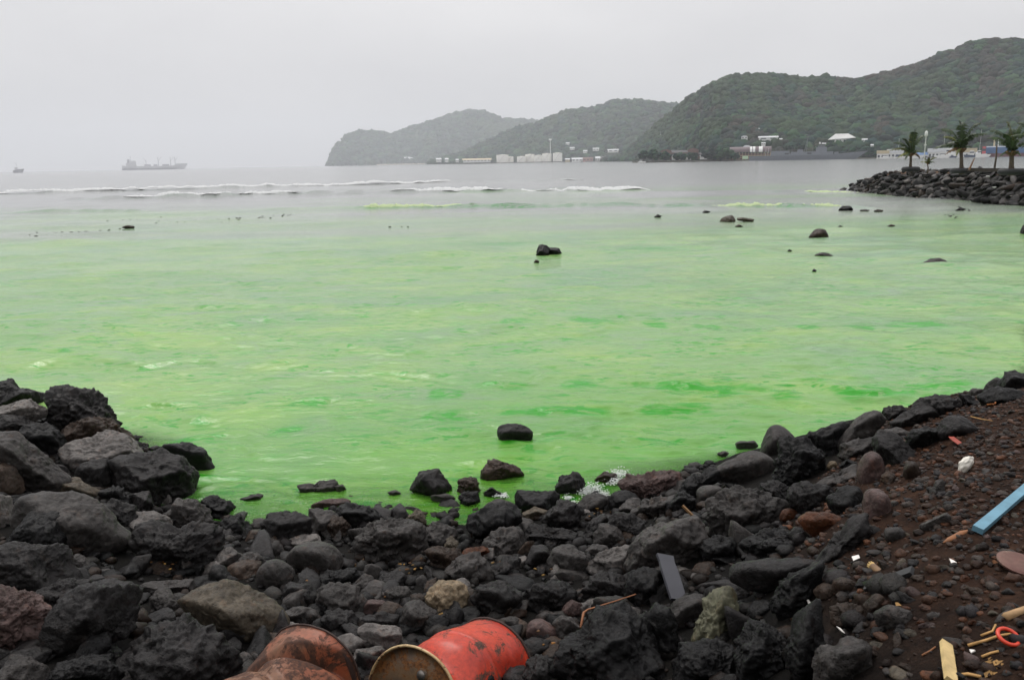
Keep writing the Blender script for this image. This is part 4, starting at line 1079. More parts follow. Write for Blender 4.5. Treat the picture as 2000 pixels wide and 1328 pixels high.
while cnt < 230 and tries < 9000:
    tries += 1
    u = rr.uniform(1668, 2035); v = rr.uniform(-.03, 1.03)
    r = rr.uniform(.3, .5) * (1.15 if v < .3 else .95)
    p = bw_surface(np.array([u]), np.array([v]))[0]
    if any(np.linalg.norm(p - q) < .74 * (r + s_) for q, s_ in placed): continue
    o = obj('breakwater_boulder', BWP[rr.integers(10)], None, (p[0], p[1], p[2] + .05))
    o.rotation_euler = (rr.uniform(-.6, .6), rr.uniform(-.7, .2), rr.uniform(0, 6.28)); o.scale = (r * rr.uniform(1, 1.35), r, r * rr.uniform(.8, 1.1))
    ck = rr.choice(list('kkdddggbl')); cc = COLK[ck]; o.color = (*(np.array(cc) * rr.uniform(.7, 1.3)), 1)
    row = 'waterline row' if v < .25 else 'lower slope' if v < .5 else 'upper slope' if v < .8 else 'top row'
    z = [z_ for a_, z_ in zones if u < a_][0]
    sz = 'large' if r > .44 else 'small' if r < .36 else 'medium'
    tag(o, sz + ' ' + {'k': 'black', 'd': 'charcoal', 'g': 'grey', 'b': 'brownish', 'l': 'pale grey'}[ck] + ' boulder in the ' + row + ' of the breakwater ' + z, 'boulder', 'breakwater boulders')
    placed.append((p, r)); cnt += 1

SOILM = simple('wood_plank', (.10, .055, .03), .8, .4, 6)
TRUNK = simple('palm_trunk', (.10, .075, .055), .85, .45, 9, bumpd=.02)
mt, n, b = nodes('palm_leaf')
pos = N(n, 'NewGeometry').outputs['Position']; oc = N(n, 'ObjectInfo').outputs['Color']
n.links.new(mixc(n, 1.0, oc, ramp(n, noise(n, pos, 3, 4, .6), [(.3, .5), (.7, 1.6)]), 'MULTIPLY'), b.inputs['Base Color'])
b.inputs['Roughness'].default_value = .45
LEAF = mt
def palm(name, label, cpx, cpy, bpx, basey, dist, tips, tr, extra_n=2, lw=.16, seed=0):
    rr = random.Random(seed)
    base = at_dist(bpx, basey, dist); crown = at_dist(cpx, cpy, dist)
    t = empty(name, base, label, 'palm tree', 'palm trees on the breakwater')
    c = Vector(crown - base)
    pts = [Vector((0, 0, -.3)), c * .3 + Vector((rr.uniform(-.04, .04), 0, 0)), c * .65, c * 1.0]
    MB().tube(pts, [tr * .95, tr * .62, tr * .55, tr * .6], 10).obj('trunk', TRUNK, t, smooth=True)
    mb = MB()
    for k in range(9):       # old leaf bases around the crown
        a = k * 2.4; mb.tube([c * .9 + Vector((0, 0, 0)), c + Vector((math.cos(a) * tr * 1.6, math.sin(a) * tr * 1.6, .12))], [tr * .55, tr * .3], 5)
    mb.obj('leaf_base', simple('leaf_sheath', (.16, .09, .04), .8, .3, 5) if 'leaf_sheath' not in bpy.data.materials else bpy.data.materials['leaf_sheath'], t)
    ends = []
    for tx, ty, dy, col in tips: ends.append((Vector(at_dist(tx, ty, dist + dy) - base) - c, col))
    for k in range(extra_n):
        a = rr.uniform(0, 6.28); L = (ends[0][0].length) * rr.uniform(.6, .85)
        ends.append((Vector((math.cos(a) * L * .5, math.sin(a) * L * .9, rr.uniform(-.1, .75) * L)), 0))
    for e, colk in ends:
        L = e.length; ctrl = Vector((e.x * .35, e.y * .35, e.z * .55 + L * .42))
        if e.z < -.2 * L: ctrl = Vector((e.x * .6, e.y * .6, L * .35))
        P = lambda s: ctrl * (2 * s * (1 - s)) + e * (s * s)
        fr = MB(); fr.tube([c + P(s / 8) for s in range(9)], [.045 * (1 - s / 9.5) for s in range(9)], 4)
        nl = 28
        for i in range(3, nl + 1):
            s = i / nl; p = P(s); tg = (P(min(s + .02, 1)) - P(s - .02)).normalized()
            side = tg.cross(Vector((0, 0, 1)))
            side = side.normalized() if side.length > .15 else Vector((1, 0, 0))
            ll = lw * 2.1 * L * math.sin(math.pi * min(1, .12 + .86 * s)) ** .6 * rr.uniform(.8, 1.1) * .62
            for sg in (-1, 1):
                d = (side * sg * rr.uniform(.55, .8) + tg * .55 + Vector((0, 0, rr.uniform(-.8, -.2)))).normalized()
                w_ = tg * .05
                m1 = p + d * ll * .55 + Vector((0, 0, .01)); m2 = p + d * ll + Vector((0, 0, -.18 * ll))
                fr.add([c + p - w_, c + p + w_, c + m1 + w_ * .9, c + m1 - w_ * .9, c + m2], [(0, 1, 2, 3), (3, 2, 4)])
        o = fr.obj('frond', LEAF, t)
        col = {0: (.032, .055, .014), 1: (.10, .11, .02), 2: (.13, .075, .03)}[colk]
        k_ = rr.uniform(.7, 1.35); o.color = (col[0] * k_, col[1] * k_, col[2] * k_, 1)
    return t
palm('palm_tree', 'short-trunked young palm at the seaward end of the breakwater', 1779, 303, 1779, 330, 73, [(1788, 254, 0, 0), (1783, 262, .5, 1), (1806, 264, .4, 0), (1764, 270, -.3, 0), (1745, 279, .2, 0), (1739, 294, .3, 1), (1752, 309, -.8, 1), (1802, 298, -.8, 0), (1797, 310, .8, 2), (1768, 312, -1, 0), (1757, 290, 1, 0)], .17, 1, seed=1)
palm('palm_tree', 'tiny yellowish palm seedling between two larger palms', 1812, 321, 1812, 331, 71, [(1803, 309, 0, 1), (1829, 308, 0, 1), (1798, 317, .3, 1), (1815, 308, -.3, 1), (1826, 318, -.4, 0)], .07, 1, seed=2)
palm('palm_tree', 'tallest full palm with widely arching fronds on the breakwater', 1877, 294, 1879, 333, 68, [(1875, 236, 0, 0), (1881, 239, .8, 0), (1838, 252, .3, 0), (1843, 268, -.4, 1), (1823, 291, .2, 0), (1846, 282, 1, 0), (1846, 302, -1, 2), (1868, 304, -1, 1), (1914, 240, .2, 0), (1928, 262, 0, 0), (1906, 262, -.8, 0), (1898, 288, .6, 0), (1890, 270, -1, 0)], .21, 1, seed=3)
palm('palm_tree', 'yellow-trunked palm growing out of a tyre at the edge', 1976, 300, 1976, 334, 62, [(1968, 238, 0, 1), (1976, 252, .6, 0), (1934, 255, .2, 0), (1929, 270, -.2, 0), (1951, 308, -.3, 0), (1996, 244, .3, 0), (2016, 252, .1, 0), (2012, 280, .4, 0), (1994, 305, -.6, 0), (1950, 280, .8, 0), (1990, 288, -1, 0), (1962, 262, -1, 0)], .24, 1, seed=4)
palm('palm_tree', 'palm standing partly outside the picture beyond the tyre', 2022, 282, 2024, 334, 60, [(1975, 266, 0, 0), (1988, 240, .3, 0), (2010, 226, .2, 0), (2040, 230, 0, 0), (2065, 260, 0, 0), (1995, 290, -.4, 0), (2050, 300, .4, 0), (1998, 262, .8, 1)], .24, 1, seed=5)

# small things on the breakwater
def stick(name, label, cat, a, b_, r, mat, dist0, dist1=None, n_=8, smooth=True):
    p = at_dist(*a, dist0); q = at_dist(*b_, dist1 or dist0)
    o = MB().tube([(0, 0, 0), tuple((q - p) * .5 + np.array([r * .6, 0, 0])), tuple(q - p)], [r, r * .85, r * .7], n_).obj(name, mat, None, p, smooth)
    return tag(o, label, cat)
stick('sapling', 'thin bare sapling trunk between the two big palms', 'sapling', (1942, 332), (1947, 283), .07, TRUNK, 66)
t = empty('lamp_post', at_dist(1803, 331, 70), 'thin white lamp post behind the young palm', 'lamp post')
WHITE = simple('white_paint', (.72, .72, .70), .5, .1, 3)
MB().tube([(0, 0, 0), (0, 0, 2.6)], .035, 8).obj('pole', WHITE, t)
MB().tube([(0, 0, 1.75), (0, 0, 1.85)], .09, 8).obj('collar', WHITE, t)
MB().tube([(0, 0, 2.35), (0, 0, 2.5), (0, 0, 2.75), (0, 0, 2.85)], [.05, .12, .11, .03], 8).obj('lamp_head', WHITE, t, smooth=True)
p0 = at_dist(1890, 332, 67); p1 = at_dist(1962, 334, 64.5)
o = MB().box((0, -.06, -.12), (float(np.linalg.norm((p1 - p0)[:2])), .06, .12)).obj('timber_beam', simple('dark_timber', (.03, .022, .016), .8, .3, 4), None, p0)
o.rotation_euler = (0, 0, math.atan2(p1[1] - p0[1], p1[0] - p0[0])); tag(o, 'long dark timber beam edging the soil between two palms', 'timber')
TYRE = simple('tyre_rubber', (.012, .012, .013), .6, .2, 20)
def torus(R, r, n1=28, n2=10):
    vs = []; fs = []
    for i in range(n1):
        a = 2 * math.pi * i / n1
        for j in range(n2):
            b_ = 2 * math.pi * j / n2; vs.append(((R + r * math.cos(b_)) * math.cos(a), (R + r * math.cos(b_)) * math.sin(a), r * math.sin(b_)))
            fs.append((i * n2 + j, ((i + 1) % n1) * n2 + j, ((i + 1) % n1) * n2 + (j + 1) % n2, i * n2 + (j + 1) % n2))
    return MB().add(vs, fs)
for px, py, R, lb in [(1976, 337, .62, 'large black tyre ringing the yellow-trunked palm'), (1779, 332, .5, 'black tyre ringing the short-trunked palm'), (1878, 335, .55, 'black tyre around the foot of the tallest palm')]:
    tag(torus(R, .2).obj('tyre', TYRE, None, at_dist(px, py, {1976: 62, 1779: 73, 1878: 68}[px]) + np.array([0, 0, .05]), True), lb, 'tyre', 'tyres around the palms')
tag(MB().tube([(0, 0, 0), (.12, 0, .35), (.3, 0, .8)], [.09, .06, .03], 6).obj('dead_branch', simple('dead_wood', (.22, .12, .07), .8, .3, 4), None, at_dist(1893, 332, 66.5)), 'orange brown dead branch leaning by the tallest palm', 'branch')
for k, (px, py) in enumerate([(1930, 345), (1942, 366), (1757, 334)]):
    o = obj('pale_stone', BWP[k], None, at_dist(px, py, (63, 61, 72)[k])); o.scale = (.12, .12, .1); o.color = (.4, .4, .38, 1)
    tag(o, ('small white stone on the upper slope below the sapling', 'small white stone low on the slope below the sapling', 'pale stone in the top row beside the short palm')[k], 'stone')

# ------------------------------------------------------------------ far shore
WALL = simple('white_wall', (.66, .66, .64), .8, .08, .3); ROOFW = simple('pale_metal_roof', (.62, .63, .65), .5, .1, .3); DARKW = simple('window_glass', (.04, .05, .06), .3, .2, 1)
ROOFR = simple('red_brown_roof', (.13, .07, .06), .7, .2, .5); TANW = simple('cream_wall', (.50, .42, .28), .8, .1, .3); GREYR = simple('dark_grey_roof', (.07, .065, .07), .6, .2, .4)
PINK = simple('pink_wall', (.42, .22, .20), .8, .1, .3); BLUEP = simple('blue_paint', (.06, .14, .30), .5, .15, .2); REDP = simple('red_paint', (.5, .09, .10), .5, .2, .4)
def house(name, label, cat, px0, px1, ytop, ybot, dist, wall, roof, kind='gable', depth=None, windows=0, group=None, rfrac=.35):
    o_ = float(np.interp(px0, [650, 1000, 1250, 1400, 1600], [6, 7, 5, 2.5, 1])) if ybot > 299 else 0.0; ytop += o_; ybot += o_
    a = at_dist(px0, ybot, dist); b_ = at_dist(px1, ybot, dist); W = float(np.linalg.norm((b_ - a)[:2])); H = (ybot - ytop) / FPX * dist * 1.02
    t = empty(name, (a + b_) / 2, label, cat, group, math.atan2(b_[1] - a[1], b_[0] - a[0]))
    D = depth or min(W * .8, 14); hw = H * (1 - rfrac); x0, x1 = -W / 2, W / 2
    MB().box((x0, 0, -2.5), (x1, D, hw)).obj('wall', wall, t)
    e = W * .04
    if kind == 'gable':
        MB().add([(x0 - e, -.4, hw), (x1 + e, -.4, hw), (x1 + e, D + .4, hw), (x0 - e, D + .4, hw), (x0 - e, D / 2, H), (x1 + e, D / 2, H)], [(0, 1, 5, 4), (2, 3, 4, 5), (0, 4, 3), (1, 2, 5), (0, 3, 2, 1)]).obj('roof', roof, t)
    elif kind == 'hip':
        MB().add([(x0 - e, -.6, hw), (x1 + e, -.6, hw), (x1 + e, D + .6, hw), (x0 - e, D + .6, hw), (x0 + W * .28, D / 2, H), (x1 - W * .28, D / 2, H)], [(0, 1, 5, 4), (2, 3, 4, 5), (0, 4, 3), (1, 2, 5), (0, 3, 2, 1)]).obj('roof', roof, t)
    elif kind == 'dome':
        n_ = 9; vs = []; 
        for yy in (0, D):
            for k in range(n_): a_ = math.pi * k / (n_ - 1); vs.append((-math.cos(a_) * (W / 2 + e), yy, hw + math.sin(a_) * (H - hw)))
        fs = [(k, k + 1, k + 1 + n_, k + n_) for k in range(n_ - 1)] + [tuple(range(n_ - 1, -1, -1)), tuple(range(n_, 2 * n_))]
        MB().add(vs, fs).obj('roof', roof, t)
    else:
        MB().box((x0 - e, -.5, hw), (x1 + e, D + .3, H)).obj('roof', roof, t)
    if windows:
        me = None
        for k in range(windows):
            xc = x0 + W * (k + .5) / windows; ww = W / windows * .28
            if me is None: me = MB().box((-ww, -.06, -hw * .2), (ww, .03, hw * .2)).mesh('window', DARKW)
            obj('window', me, t, (xc, 0, hw * .55))
    return t
# low land carrying the harbour
LAND = simple('harbour_land', (.05, .05, .038), .95, .35, .06)
def strip(name, label, pts, width, mat, top=1.2):
    px = np.array([p[0] for p in pts], float); d = np.array([p[1] for p in pts], float)
    r = ray(px, px * 0 + 310.0); u = r[:, :2] / np.hypot(r[:, 0], r[:, 1])[:, None]
    rows = []
    for dd, z in ((0, -1.2), (.8, top * .6), (3, top), (width, top), (width + 5, -1)):
        rows.append(np.stack([u[:, 0] * (d + dd), u[:, 1] * (d + dd), d * 0 + z], -1))
    co = np.concatenate(rows); k = len(px); ii = np.arange(5 * k).reshape(5, k)
    fa = np.stack([ii[:-1, :-1], ii[:-1, 1:], ii[1:, 1:], ii[1:, :-1]], -1).reshape(-1, 4)
    tag(obj(name, mesh_np(name, co, fa, mat)), label, None, None, 'structure')
strip('harbour_shore', 'low dark land along the foot of the near hill', [(1235, 1010), (1260, 1000), (1320, 992), (1400, 985), (1470, 975), (1700, 960), (2100, 915), (2300, 880)], 110, LAND)
strip('tank_farm_shore', 'low quay carrying the storage tanks', [(880, 2830), (960, 2800), (1100, 2720), (1250, 2560)], 200, LAND, 2.5)
strip('sand_beach', 'pale sand strip at the foot of the headland', [(735, 5480), (760, 5450), (830, 5400)], 90, simple('pale_sand', (.5, .45, .36), .9, .1, .1), 6)
TANKM = simple('tank_white', (.88, .86, .80), .6, .06, .05)
for k, (a, b_, yt, lb) in enumerate([(970, 993, 296, 'tall white storage tank at the seaward end of the tank farm'), (988, 1003, 299.5, 'lower storage tank joined to the seaward tall one'), (1010, 1028, 299.5, 'low white storage tank after the gap'),
        (1026, 1044, 296, 'taller white storage tank in the middle of the row'), (1043, 1061, 298, 'low white storage tank beside the middle tall one'), (1059, 1077, 295, 'tall white storage tank before the narrow gap'), (1080, 1098, 294.5, 'isolated tall white storage tank at the inland end')]):
    d = 2800 - (a - 970) * .6 + (24 if k in (1, 3) else 0); c_ = at_dist((a + b_) / 2, 316, d + 22); R_ = (b_ - a) / 2 / FPX * d; Hh = (309.5 - yt) / FPX * d + 3
    t = empty('storage_tank', (c_[0], c_[1], 1.0), lb, 'storage tank', 'white storage tanks')
    MB().tube([(0, 0, 0), (0, 0, Hh)], R_, 32).obj('shell', TANKM, t)
    MB().tube([(0, 0, Hh), (0, 0, Hh + 1.2)], [R_, R_ * .1], 32).obj('roof', TANKM, t)
    MB().tube([(0, 0, Hh - .5), (0, 0, Hh + .05)], R_ + .35, 32, cap=False).obj('rim', TANW, t)
    mb = MB()
    for q in range(14): 
        an = -2.4 + q * .09; mb.box((math.cos(an) * (R_ + .3) - .7, math.sin(an) * (R_ + .3) - .7, Hh * q / 14), (math.cos(an) * (R_ + .3) + .7, math.sin(an) * (R_ + .3) + .7, Hh * q / 14 + .6))
    mb.obj('stair', GREYR, t)
house('warehouse', 'long cream warehouse beside the storage tanks', 'warehouse', 905, 958, 303.5, 309.5, 2790, WALL, TANW, 'gable', 30, 8, rfrac=.45)
hs_ = 'houses along the foot of the hazy hills'
for a, b_, yt, yb, d, w_, r_, kd, lb in [(790, 806, 301, 307, 5480, WALL, ROOFW, 'gable', 'faint pale house at the foot of the headland'), (852, 862, 303, 309, 2860, WALL, ROOFW, 'gable', 'small pale house beside the faint row'), (869, 876, 303, 309, 2850, WALL, ROOFW, 'gable', 'tiny white house with steep gable near the warehouse'), (890, 896, 304.5, 309.5, 2840, WALL, ROOFW, 'gable', 'tiny white shed next to the cream warehouse'),
        (1104, 1113, 304, 309.5, 2690, TANW, ROOFW, 'gable', 'small cream shed beyond the last tank'), (1117, 1138, 303, 309.5, 2680, WALL, ROOFW, 'gable', 'wide white house with pale roof inland of the tanks'), (1139, 1158, 302, 309, 2670, PINK, ROOFR, 'gable', 'pinkish house with reddish roof'),
        (1163, 1174, 301, 309, 2660, WALL, ROOFW, 'gable', 'white gabled house beside the pinkish one'), (1173, 1186, 300.5, 309, 2640, WALL, GREYR, 'gable', 'white house with dark grey roof'), (1189, 1207, 303, 310, 2630, WALL, ROOFW, 'flat', 'low flat white building by the water'), (1219, 1240, 302, 310, 2590, WALL, ROOFW, 'hip', 'white hip-roofed building before the dark point')]:
    house('house', lb, 'house', a, b_, yt, yb, d, w_, r_, kd, 18, 3, hs_)
for a, b_, yt, yb, lb in [(1105, 1112, 279, 283, 'tiny white house highest above the tanks'), (1113, 1122, 288, 292, 'tiny brownish house on the hazy slope'), (1139, 1147, 294, 298, 'tiny white house low on the hazy slope'), (1158, 1170, 289.5, 294, 'small pale house in the trees of the slope'), (1187, 1208, 292, 297, 'long white roofed building on the lower slope')]:
    p, _t = mid_hill.on_ray((a + b_) / 2, yb); house('hillside_house', lb, 'house', a, b_, yt, yb, math.hypot(p[0], p[1]) - 60, WALL, ROOFW, 'gable', 10, 2, 'houses on the slopes')
t = empty('light_mast', at_dist(1075, 313, 2760), 'tall thin light mast standing behind the storage tanks', 'mast')
MB().tube([(0, 0, -4), (0, 0, 66)], [1.3, .8], 6).obj('pole', WHITE, t); MB().box((-5, -1, 64), (5, 1, 69)).obj('lamp_head', WHITE, t)
t = empty('mooring_dolphin', at_dist(1090, 318.5, 2560), 'dark mooring platform on piles in front of the tanks', 'jetty')
MB().box((-9, -2, 2.2), (9, 2, 4.2)).obj('deck', GREYR, t)
for x in (-7, 7): MB().box((x - .8, -.8, -3), (x + .8, .8, 2.2)).obj('pile', GREYR, t)
# near shore
for a, b_, yt, yb, kd, w_, r_, lb, wn in [(1290, 1311, 289, 303, 'dome', ROOFR, ROOFR, 'reddish domed roof pavilion on the wooded point', 2), (1343, 1364, 288, 303, 'dome', ROOFR, ROOFR, 'second reddish domed pavilion near the striped hall', 2), (1310, 1345, 291, 303, 'gable', ROOFR, GREYR, 'brown roofed lodge between the two domed pavilions', 4), (1361, 1386, 296, 303.5, 'gable', ROOFR, GREYR, 'low dark lodge beside the second pavilion', 3),
        (1312, 1350, 299.5, 304.5, 'flat', WALL, ROOFW, 'long low white terrace under the brown lodge', 6), (1367, 1385, 300.5, 304.5, 'flat', WALL, ROOFW, 'short white terrace under the dark lodge', 3)]:
    house('pavilion', lb, 'building', a, b_, yt, yb, 1012 if kd != 'flat' else 1000, w_, r_, kd, 9, wn, 'buildings on the wooded point')
# striped hall
d = 1010; a = at_dist(1424, 313, d); b_ = at_dist(1506, 313, d); W = float(np.linalg.norm((b_ - a)[:2])); k_ = d / FPX
t = empty('striped_hall', (a[0], a[1], 1.0), 'long hall with curved brown roof crossed by white stripes', 'hall', None, math.atan2(b_[1] - a[1], b_[0] - a[0]))
MB().box((0, 1, 0), (W, 16, 13 * k_ - 1)).obj('wall', ROOFR, t)
def vault(x0, x1, z0, z1, dep, off=0.0):
    vs = []; n_ = 8
    for x in (x0, x1):
        for i in range(n_): an = math.pi * .5 * i / (n_ - 1); vs.append((x, -off + dep * (1 - math.cos(an)), z0 + (z1 - z0) * math.sin(an) + off))
    for x in (x1, x0): vs.append((x, dep + .5, z0))
    return MB().add(vs, [(i, i + n_, i + n_ + 1, i + 1) for i in range(n_ - 1)] + [tuple(range(n_)) + (2 * n_ + 1,), tuple(range(2 * n_ - 1, n_ - 1, -1)) + (2 * n_,)])
z0, z1 = 15 * k_ - 1, 25 * k_ - 1
vault(0, W, z0, z1, 8).obj('roof', simple('hall_roof', (.12, .085, .09), .5, .15, .3), t)
for x in (.49, .56, .70): vault(W * x, W * (x + (.055 if x < .7 else .09)), z0, z1, 8, .18).obj('roof_stripe', WHITE, t)
MB().box((W * .30, 7, z1 - .4), (W * .52, 9, z1 + 1.7), taper=.4).obj('roof_lantern', ROOFW, t)
for zf in (.28, .52): MB().box((0, -.6, (z0) * zf), (W, 1, z0 * zf + .45)).obj('balcony', TANW, t)
for x in np.linspace(.02, .98, 14): MB().box((W * x - .15, -.5, 0), (W * x + .15, .9, z0)).obj('column', TANW, t)
tag(MB().box((0, 0, 0), (6.5, .2, 3.8)).obj('banner', simple('pale_green_banner', (.55, .72, .50), .7, .1, 1), None, at_dist(1450, 311.5, 995)), 'pale green banner hung low in front of the striped hall', 'banner')
for a, b_, yt, yb, lb in [(1290, 1300, 258, 262, 'lone white house high on the wooded slope'), (1448, 1460, 266, 272, 'pale dome-roofed house above the striped hall'), (1482, 1519, 267, 273.5, 'long white-roofed house on the slope'), (1487, 1495, 279, 283, 'small white hut below the long white-roofed house'), (1522, 1528, 271, 275, 'tiny white box beside the long white-roofed house'), (1481, 1484, 251, 254, 'tiny white speck of a hut high on the slope'), (1678, 1687, 262, 266, 'small pale roof beyond the mansion'), (1605, 1613, 280, 284, 'white hut beneath the mansion'), (1700, 1706, 283, 288, 'tiny white hut by the trees near the marina'), (1683, 1694, 272, 277, 'small tan house near the marina trees')]:
    p, _t = near_hill.on_ray((a + b_) / 2, yb); house('hillside_house', lb, 'house', a, b_, yt, yb, math.hypot(p[0], p[1]) - 26, WALL, ROOFW, 'dome' if 'dome' in lb else 'gable', 6, 2, 'houses on the slopes')
p, _t = near_hill.on_ray(1642, 282); d = math.hypot(p[0], p[1]) - 26; kk = d / FPX
t = empty('mansion', at_dist(1641, 282, d), 'large white mansion with wide roof and columned porch on the slope', 'house', None, -.4)
MB().box((-9 * kk, 0, 0), (16 * kk, 9, 10.5 * kk)).obj('wall', WALL, t)
MB().add([(-21 * kk, -1, 8 * kk), (25 * kk, -1, 10.5 * kk), (25 * kk, 11, 10.5 * kk), (-21 * kk, 11, 8 * kk), (-9 * kk, 5, 18 * kk), (12 * kk, 5, 18 * kk)], [(0, 1, 5, 4), (2, 3, 4, 5), (0, 4, 3), (1, 2, 5), (0, 3, 2, 1)]).obj('roof', WALL, t)
for x in (-9, -3, 3, 9, 15): MB().box((x * kk - .3, -1, -2), (x * kk + .3, -.4, 10.2 * kk)).obj('column', WALL, t)
for x in (-6, 0, 6, 12): MB().box((x * kk - .55, -.08, 3 * kk), (x * kk + .55, .05, 7.5 * kk)).obj('window', DARKW, t)

# shore trees
def tree(label, px, ytop, ybot, dist, wd, seed, pal=PAL, group='trees along the harbour shore'):
    rr = np.random.default_rng(seed); b_ = at_dist(px, ybot, dist); b_[2] = min(b_[2], 2.0); top = at_dist(px, ytop, dist)[2]; H = top - b_[2]; W = wd / FPX * dist
    t = empty('shore_tree', b_, label, 'tree', group)
    MB().tube([(0, 0, -.5), (.1 * H * rr.uniform(-1, 1), 0, H * .55)], [H * .04, H * .02], 6).obj('trunk', TRUNK, t)
    k = 60; v = rr.normal(size=(k, 3)); v /= np.linalg.norm(v, axis=1)[:, None]; v *= rr.uniform(.3, 1, k)[:, None] ** .5
    q = v * np.array([W / 2, W / 2, H * .42]) + np.array([0, 0, H * .58]); r = W * rr.uniform(.08, .17, k)
    c = np.array(PAL)[rr.integers(0, 5, k)] * rr.uniform(.6, 1.5, k)[:, None]
    obj('crown', scatter('crown', q, np.stack([r, r, r * .8], -1), c, FOREST, 2, .35), t)
tl = [(1257, 293, 309, 575, 20, 'small tree at the tip of the wooded point'), (1277, 292, 311, 572, 26, 'dark round tree next to the first domed pavilion'), (1298, 296, 311, 568, 24, 'bushy tree in front of the first domed pavilion'), (1328, 299, 312, 566, 26, 'low tree under the brown lodge'), (1352, 298, 312, 565, 22, 'bush before the white terrace'), (1392, 292, 312, 563, 36, 'broad dark tree beside the low lodge'), (1412, 288, 312, 562, 34, 'tall rounded tree next to the striped hall'), (1432, 298, 312, 560, 22, 'low tree at the corner of the striped hall'),
      (1417, 282, 300, 600, 30, 'pale green tree rising behind the striped hall'), (1540, 282, 306, 600, 26, 'tree behind the stern of the warship'), (1562, 280, 306, 600, 26, 'dark tree behind the warship mast'), (1600, 284, 306, 600, 24, 'tree behind the warship bridge'), (1625, 278, 306, 600, 28, 'tree below the mansion'), (1650, 282, 308, 595, 30, 'spreading tree behind the warship bow'), (1675, 284, 312, 575, 34, 'dark tree beside the warship bow'), (1697, 288, 314, 560, 34, 'big dark tree at the water near the marina'), (1716, 298, 314, 556, 24, 'low dark tree beside the marina sheds'),
      (1655, 291, 310, 580, 22, 'low bush over the warship bow'), (1770, 280, 300, 590, 34, 'tree behind the marina'), (1830, 276, 298, 590, 38, 'wide tree behind the marina roofs')]
for k, (px, yt, yb, d, wd, lb) in enumerate(tl): tree(lb, px, yt + 1.5, yb + 1.5, d * 1.74, wd, 300 + k)

# ------------------------------------------------------------------ ships and boats
def hull(L, B, prof, nsec=24, draft=1.0, flare=.25, stern=.8):
    """prof(s)-> deck height; s 0 stern .. 1 bow. Returns MB along +x."""
    mb = MB(); vs = []
    for i in range(nsec):
        s = i / (nsec - 1); hb = B / 2 * (stern + (1 - stern) * min(1, s * 4)) * (1 if s < .6 else max(.02, 1 - ((s - .6) / .4) ** 2.0))
        dk = prof(s); rake = flare * dk * max(0, (s - .7) / .3) ** 1.5; x = s * L
        vs += [(x - rake * 0, -hb * .8, -draft), (x + rake * .5, -hb * .9, dk * .4), (x + rake, -hb, dk), (x + rake, hb, dk), (x + rake * .5, hb * .9, dk * .4), (x, hb * .8, -draft)]
    fs = []
    for i in range(nsec - 1):
        for j in range(5): fs.append((i * 6 + j, (i + 1) * 6 + j, (i + 1) * 6 + j + 1, i * 6 + j + 1))
    fs.append(tuple(range(5, -1, -1))); fs.append(tuple((nsec - 1) * 6 + j for j in range(6)))
    return mb.add(vs, fs)
NAVY = simple('warship_grey', (.15, .165, .19), .55, .08, .3); NAVYD = simple('warship_dark', (.05, .055, .065), .6, .1, .5)
d = 950; m_ = d / FPX; a = at_dist(1463, 313.5, d); b_ = at_dist(1672, 314, d)
m_ = float(np.linalg.norm((b_ - a)[:2])) / 209
t = empty('warship', (a[0], a[1], 0), 'grey warship moored along the wooded shore, bow pointing to the marina', 'warship', None, math.atan2(b_[1] - a[1], b_[0] - a[0]))
L = 205 * m_
hull(L, 15, lambda s: (9.5 + (0 if s < .75 else (s - .75) * 24)) * m_, flare=1.6, stern=.75).obj('hull', NAVY, t)
X_ = lambda px: (px - 1465) * m_
def sb(name, x0, x1, zt, zb, hw, mat=NAVY, tp=.92): return MB().box((X_(x0), -hw * 1.7, zb * m_), (X_(x1), hw * 1.7, zt * m_), taper=tp).obj(name, mat, t)
sb('hangar', 1508, 1546, 19, 9, 3.8); sb('deckhouse', 1546, 1600, 16.5, 9, 3.6); sb('bridge', 1596, 1618, 25, 9, 3.6); sb('pilot_house', 1600, 1614, 28, 25, 2.8); sb('funnel', 1560, 1572, 21, 16, 1.8); sb('forward_deckhouse', 1618, 1630, 16, 9.5, 3.0)
for x in (1536, 1580): sb('vent_opening', x, x + 8, 14.5, 11.5, 3.72, NAVYD, 1)
sb('window_band', 1601, 1613.6, 27, 25.8, 2.86, NAVYD, 1)
mb = MB()
for sx in (-1, 1):
    mb.tube([(X_(1576) + sx * 1.0, 0, 16 * m_), (X_(1580), 0, 50 * m_)], .18, 4)
mb.tube([(X_(1578), 1.2, 16 * m_), (X_(1580), 0, 50 * m_)], .18, 4)
for z in (22, 28, 34, 40): mb.box((X_(1578.4) - .9 * (1 - z / 60), -.5, z * m_), (X_(1578.4) + .9 * (1 - z / 60) + .5, .5, z * m_ + .18))
mb.obj('lattice_mast', NAVY, t)
MB().box((X_(1573), -.4, 42 * m_), (X_(1587), .4, 44 * m_)).obj('yardarm', NAVYD, t); MB().box((X_(1574), -1.4, 47 * m_), (X_(1586), 1.4, 50 * m_), taper=.6).obj('radar', NAVYD, t)
MB().tube([(X_(1606), 0, 28 * m_), (X_(1606), 0, 36 * m_)], .15, 5).obj('antenna', NAVY, t); MB().tube([(X_(1603), 0, 31 * m_), (X_(1603), 0, 33 * m_), (X_(1603), 0, 35.5 * m_)], [.8, 1.0, .3], 10).obj('radome', WHITE, t)
sb('gun_turret', 1632, 1640, 15, 10.5, 1.4); MB().tube([(X_(1640), 0, 13.5 * m_), (X_(1652), 0, 15 * m_)], .14, 6).obj('gun_barrel', NAVY, t)
for x in (1518, 1527, 1550, 1590): MB().tube([(X_(x), 0, 16 * m_), (X_(x), 0, 24 * m_)], .08, 4).obj('antenna', NAVY, t)
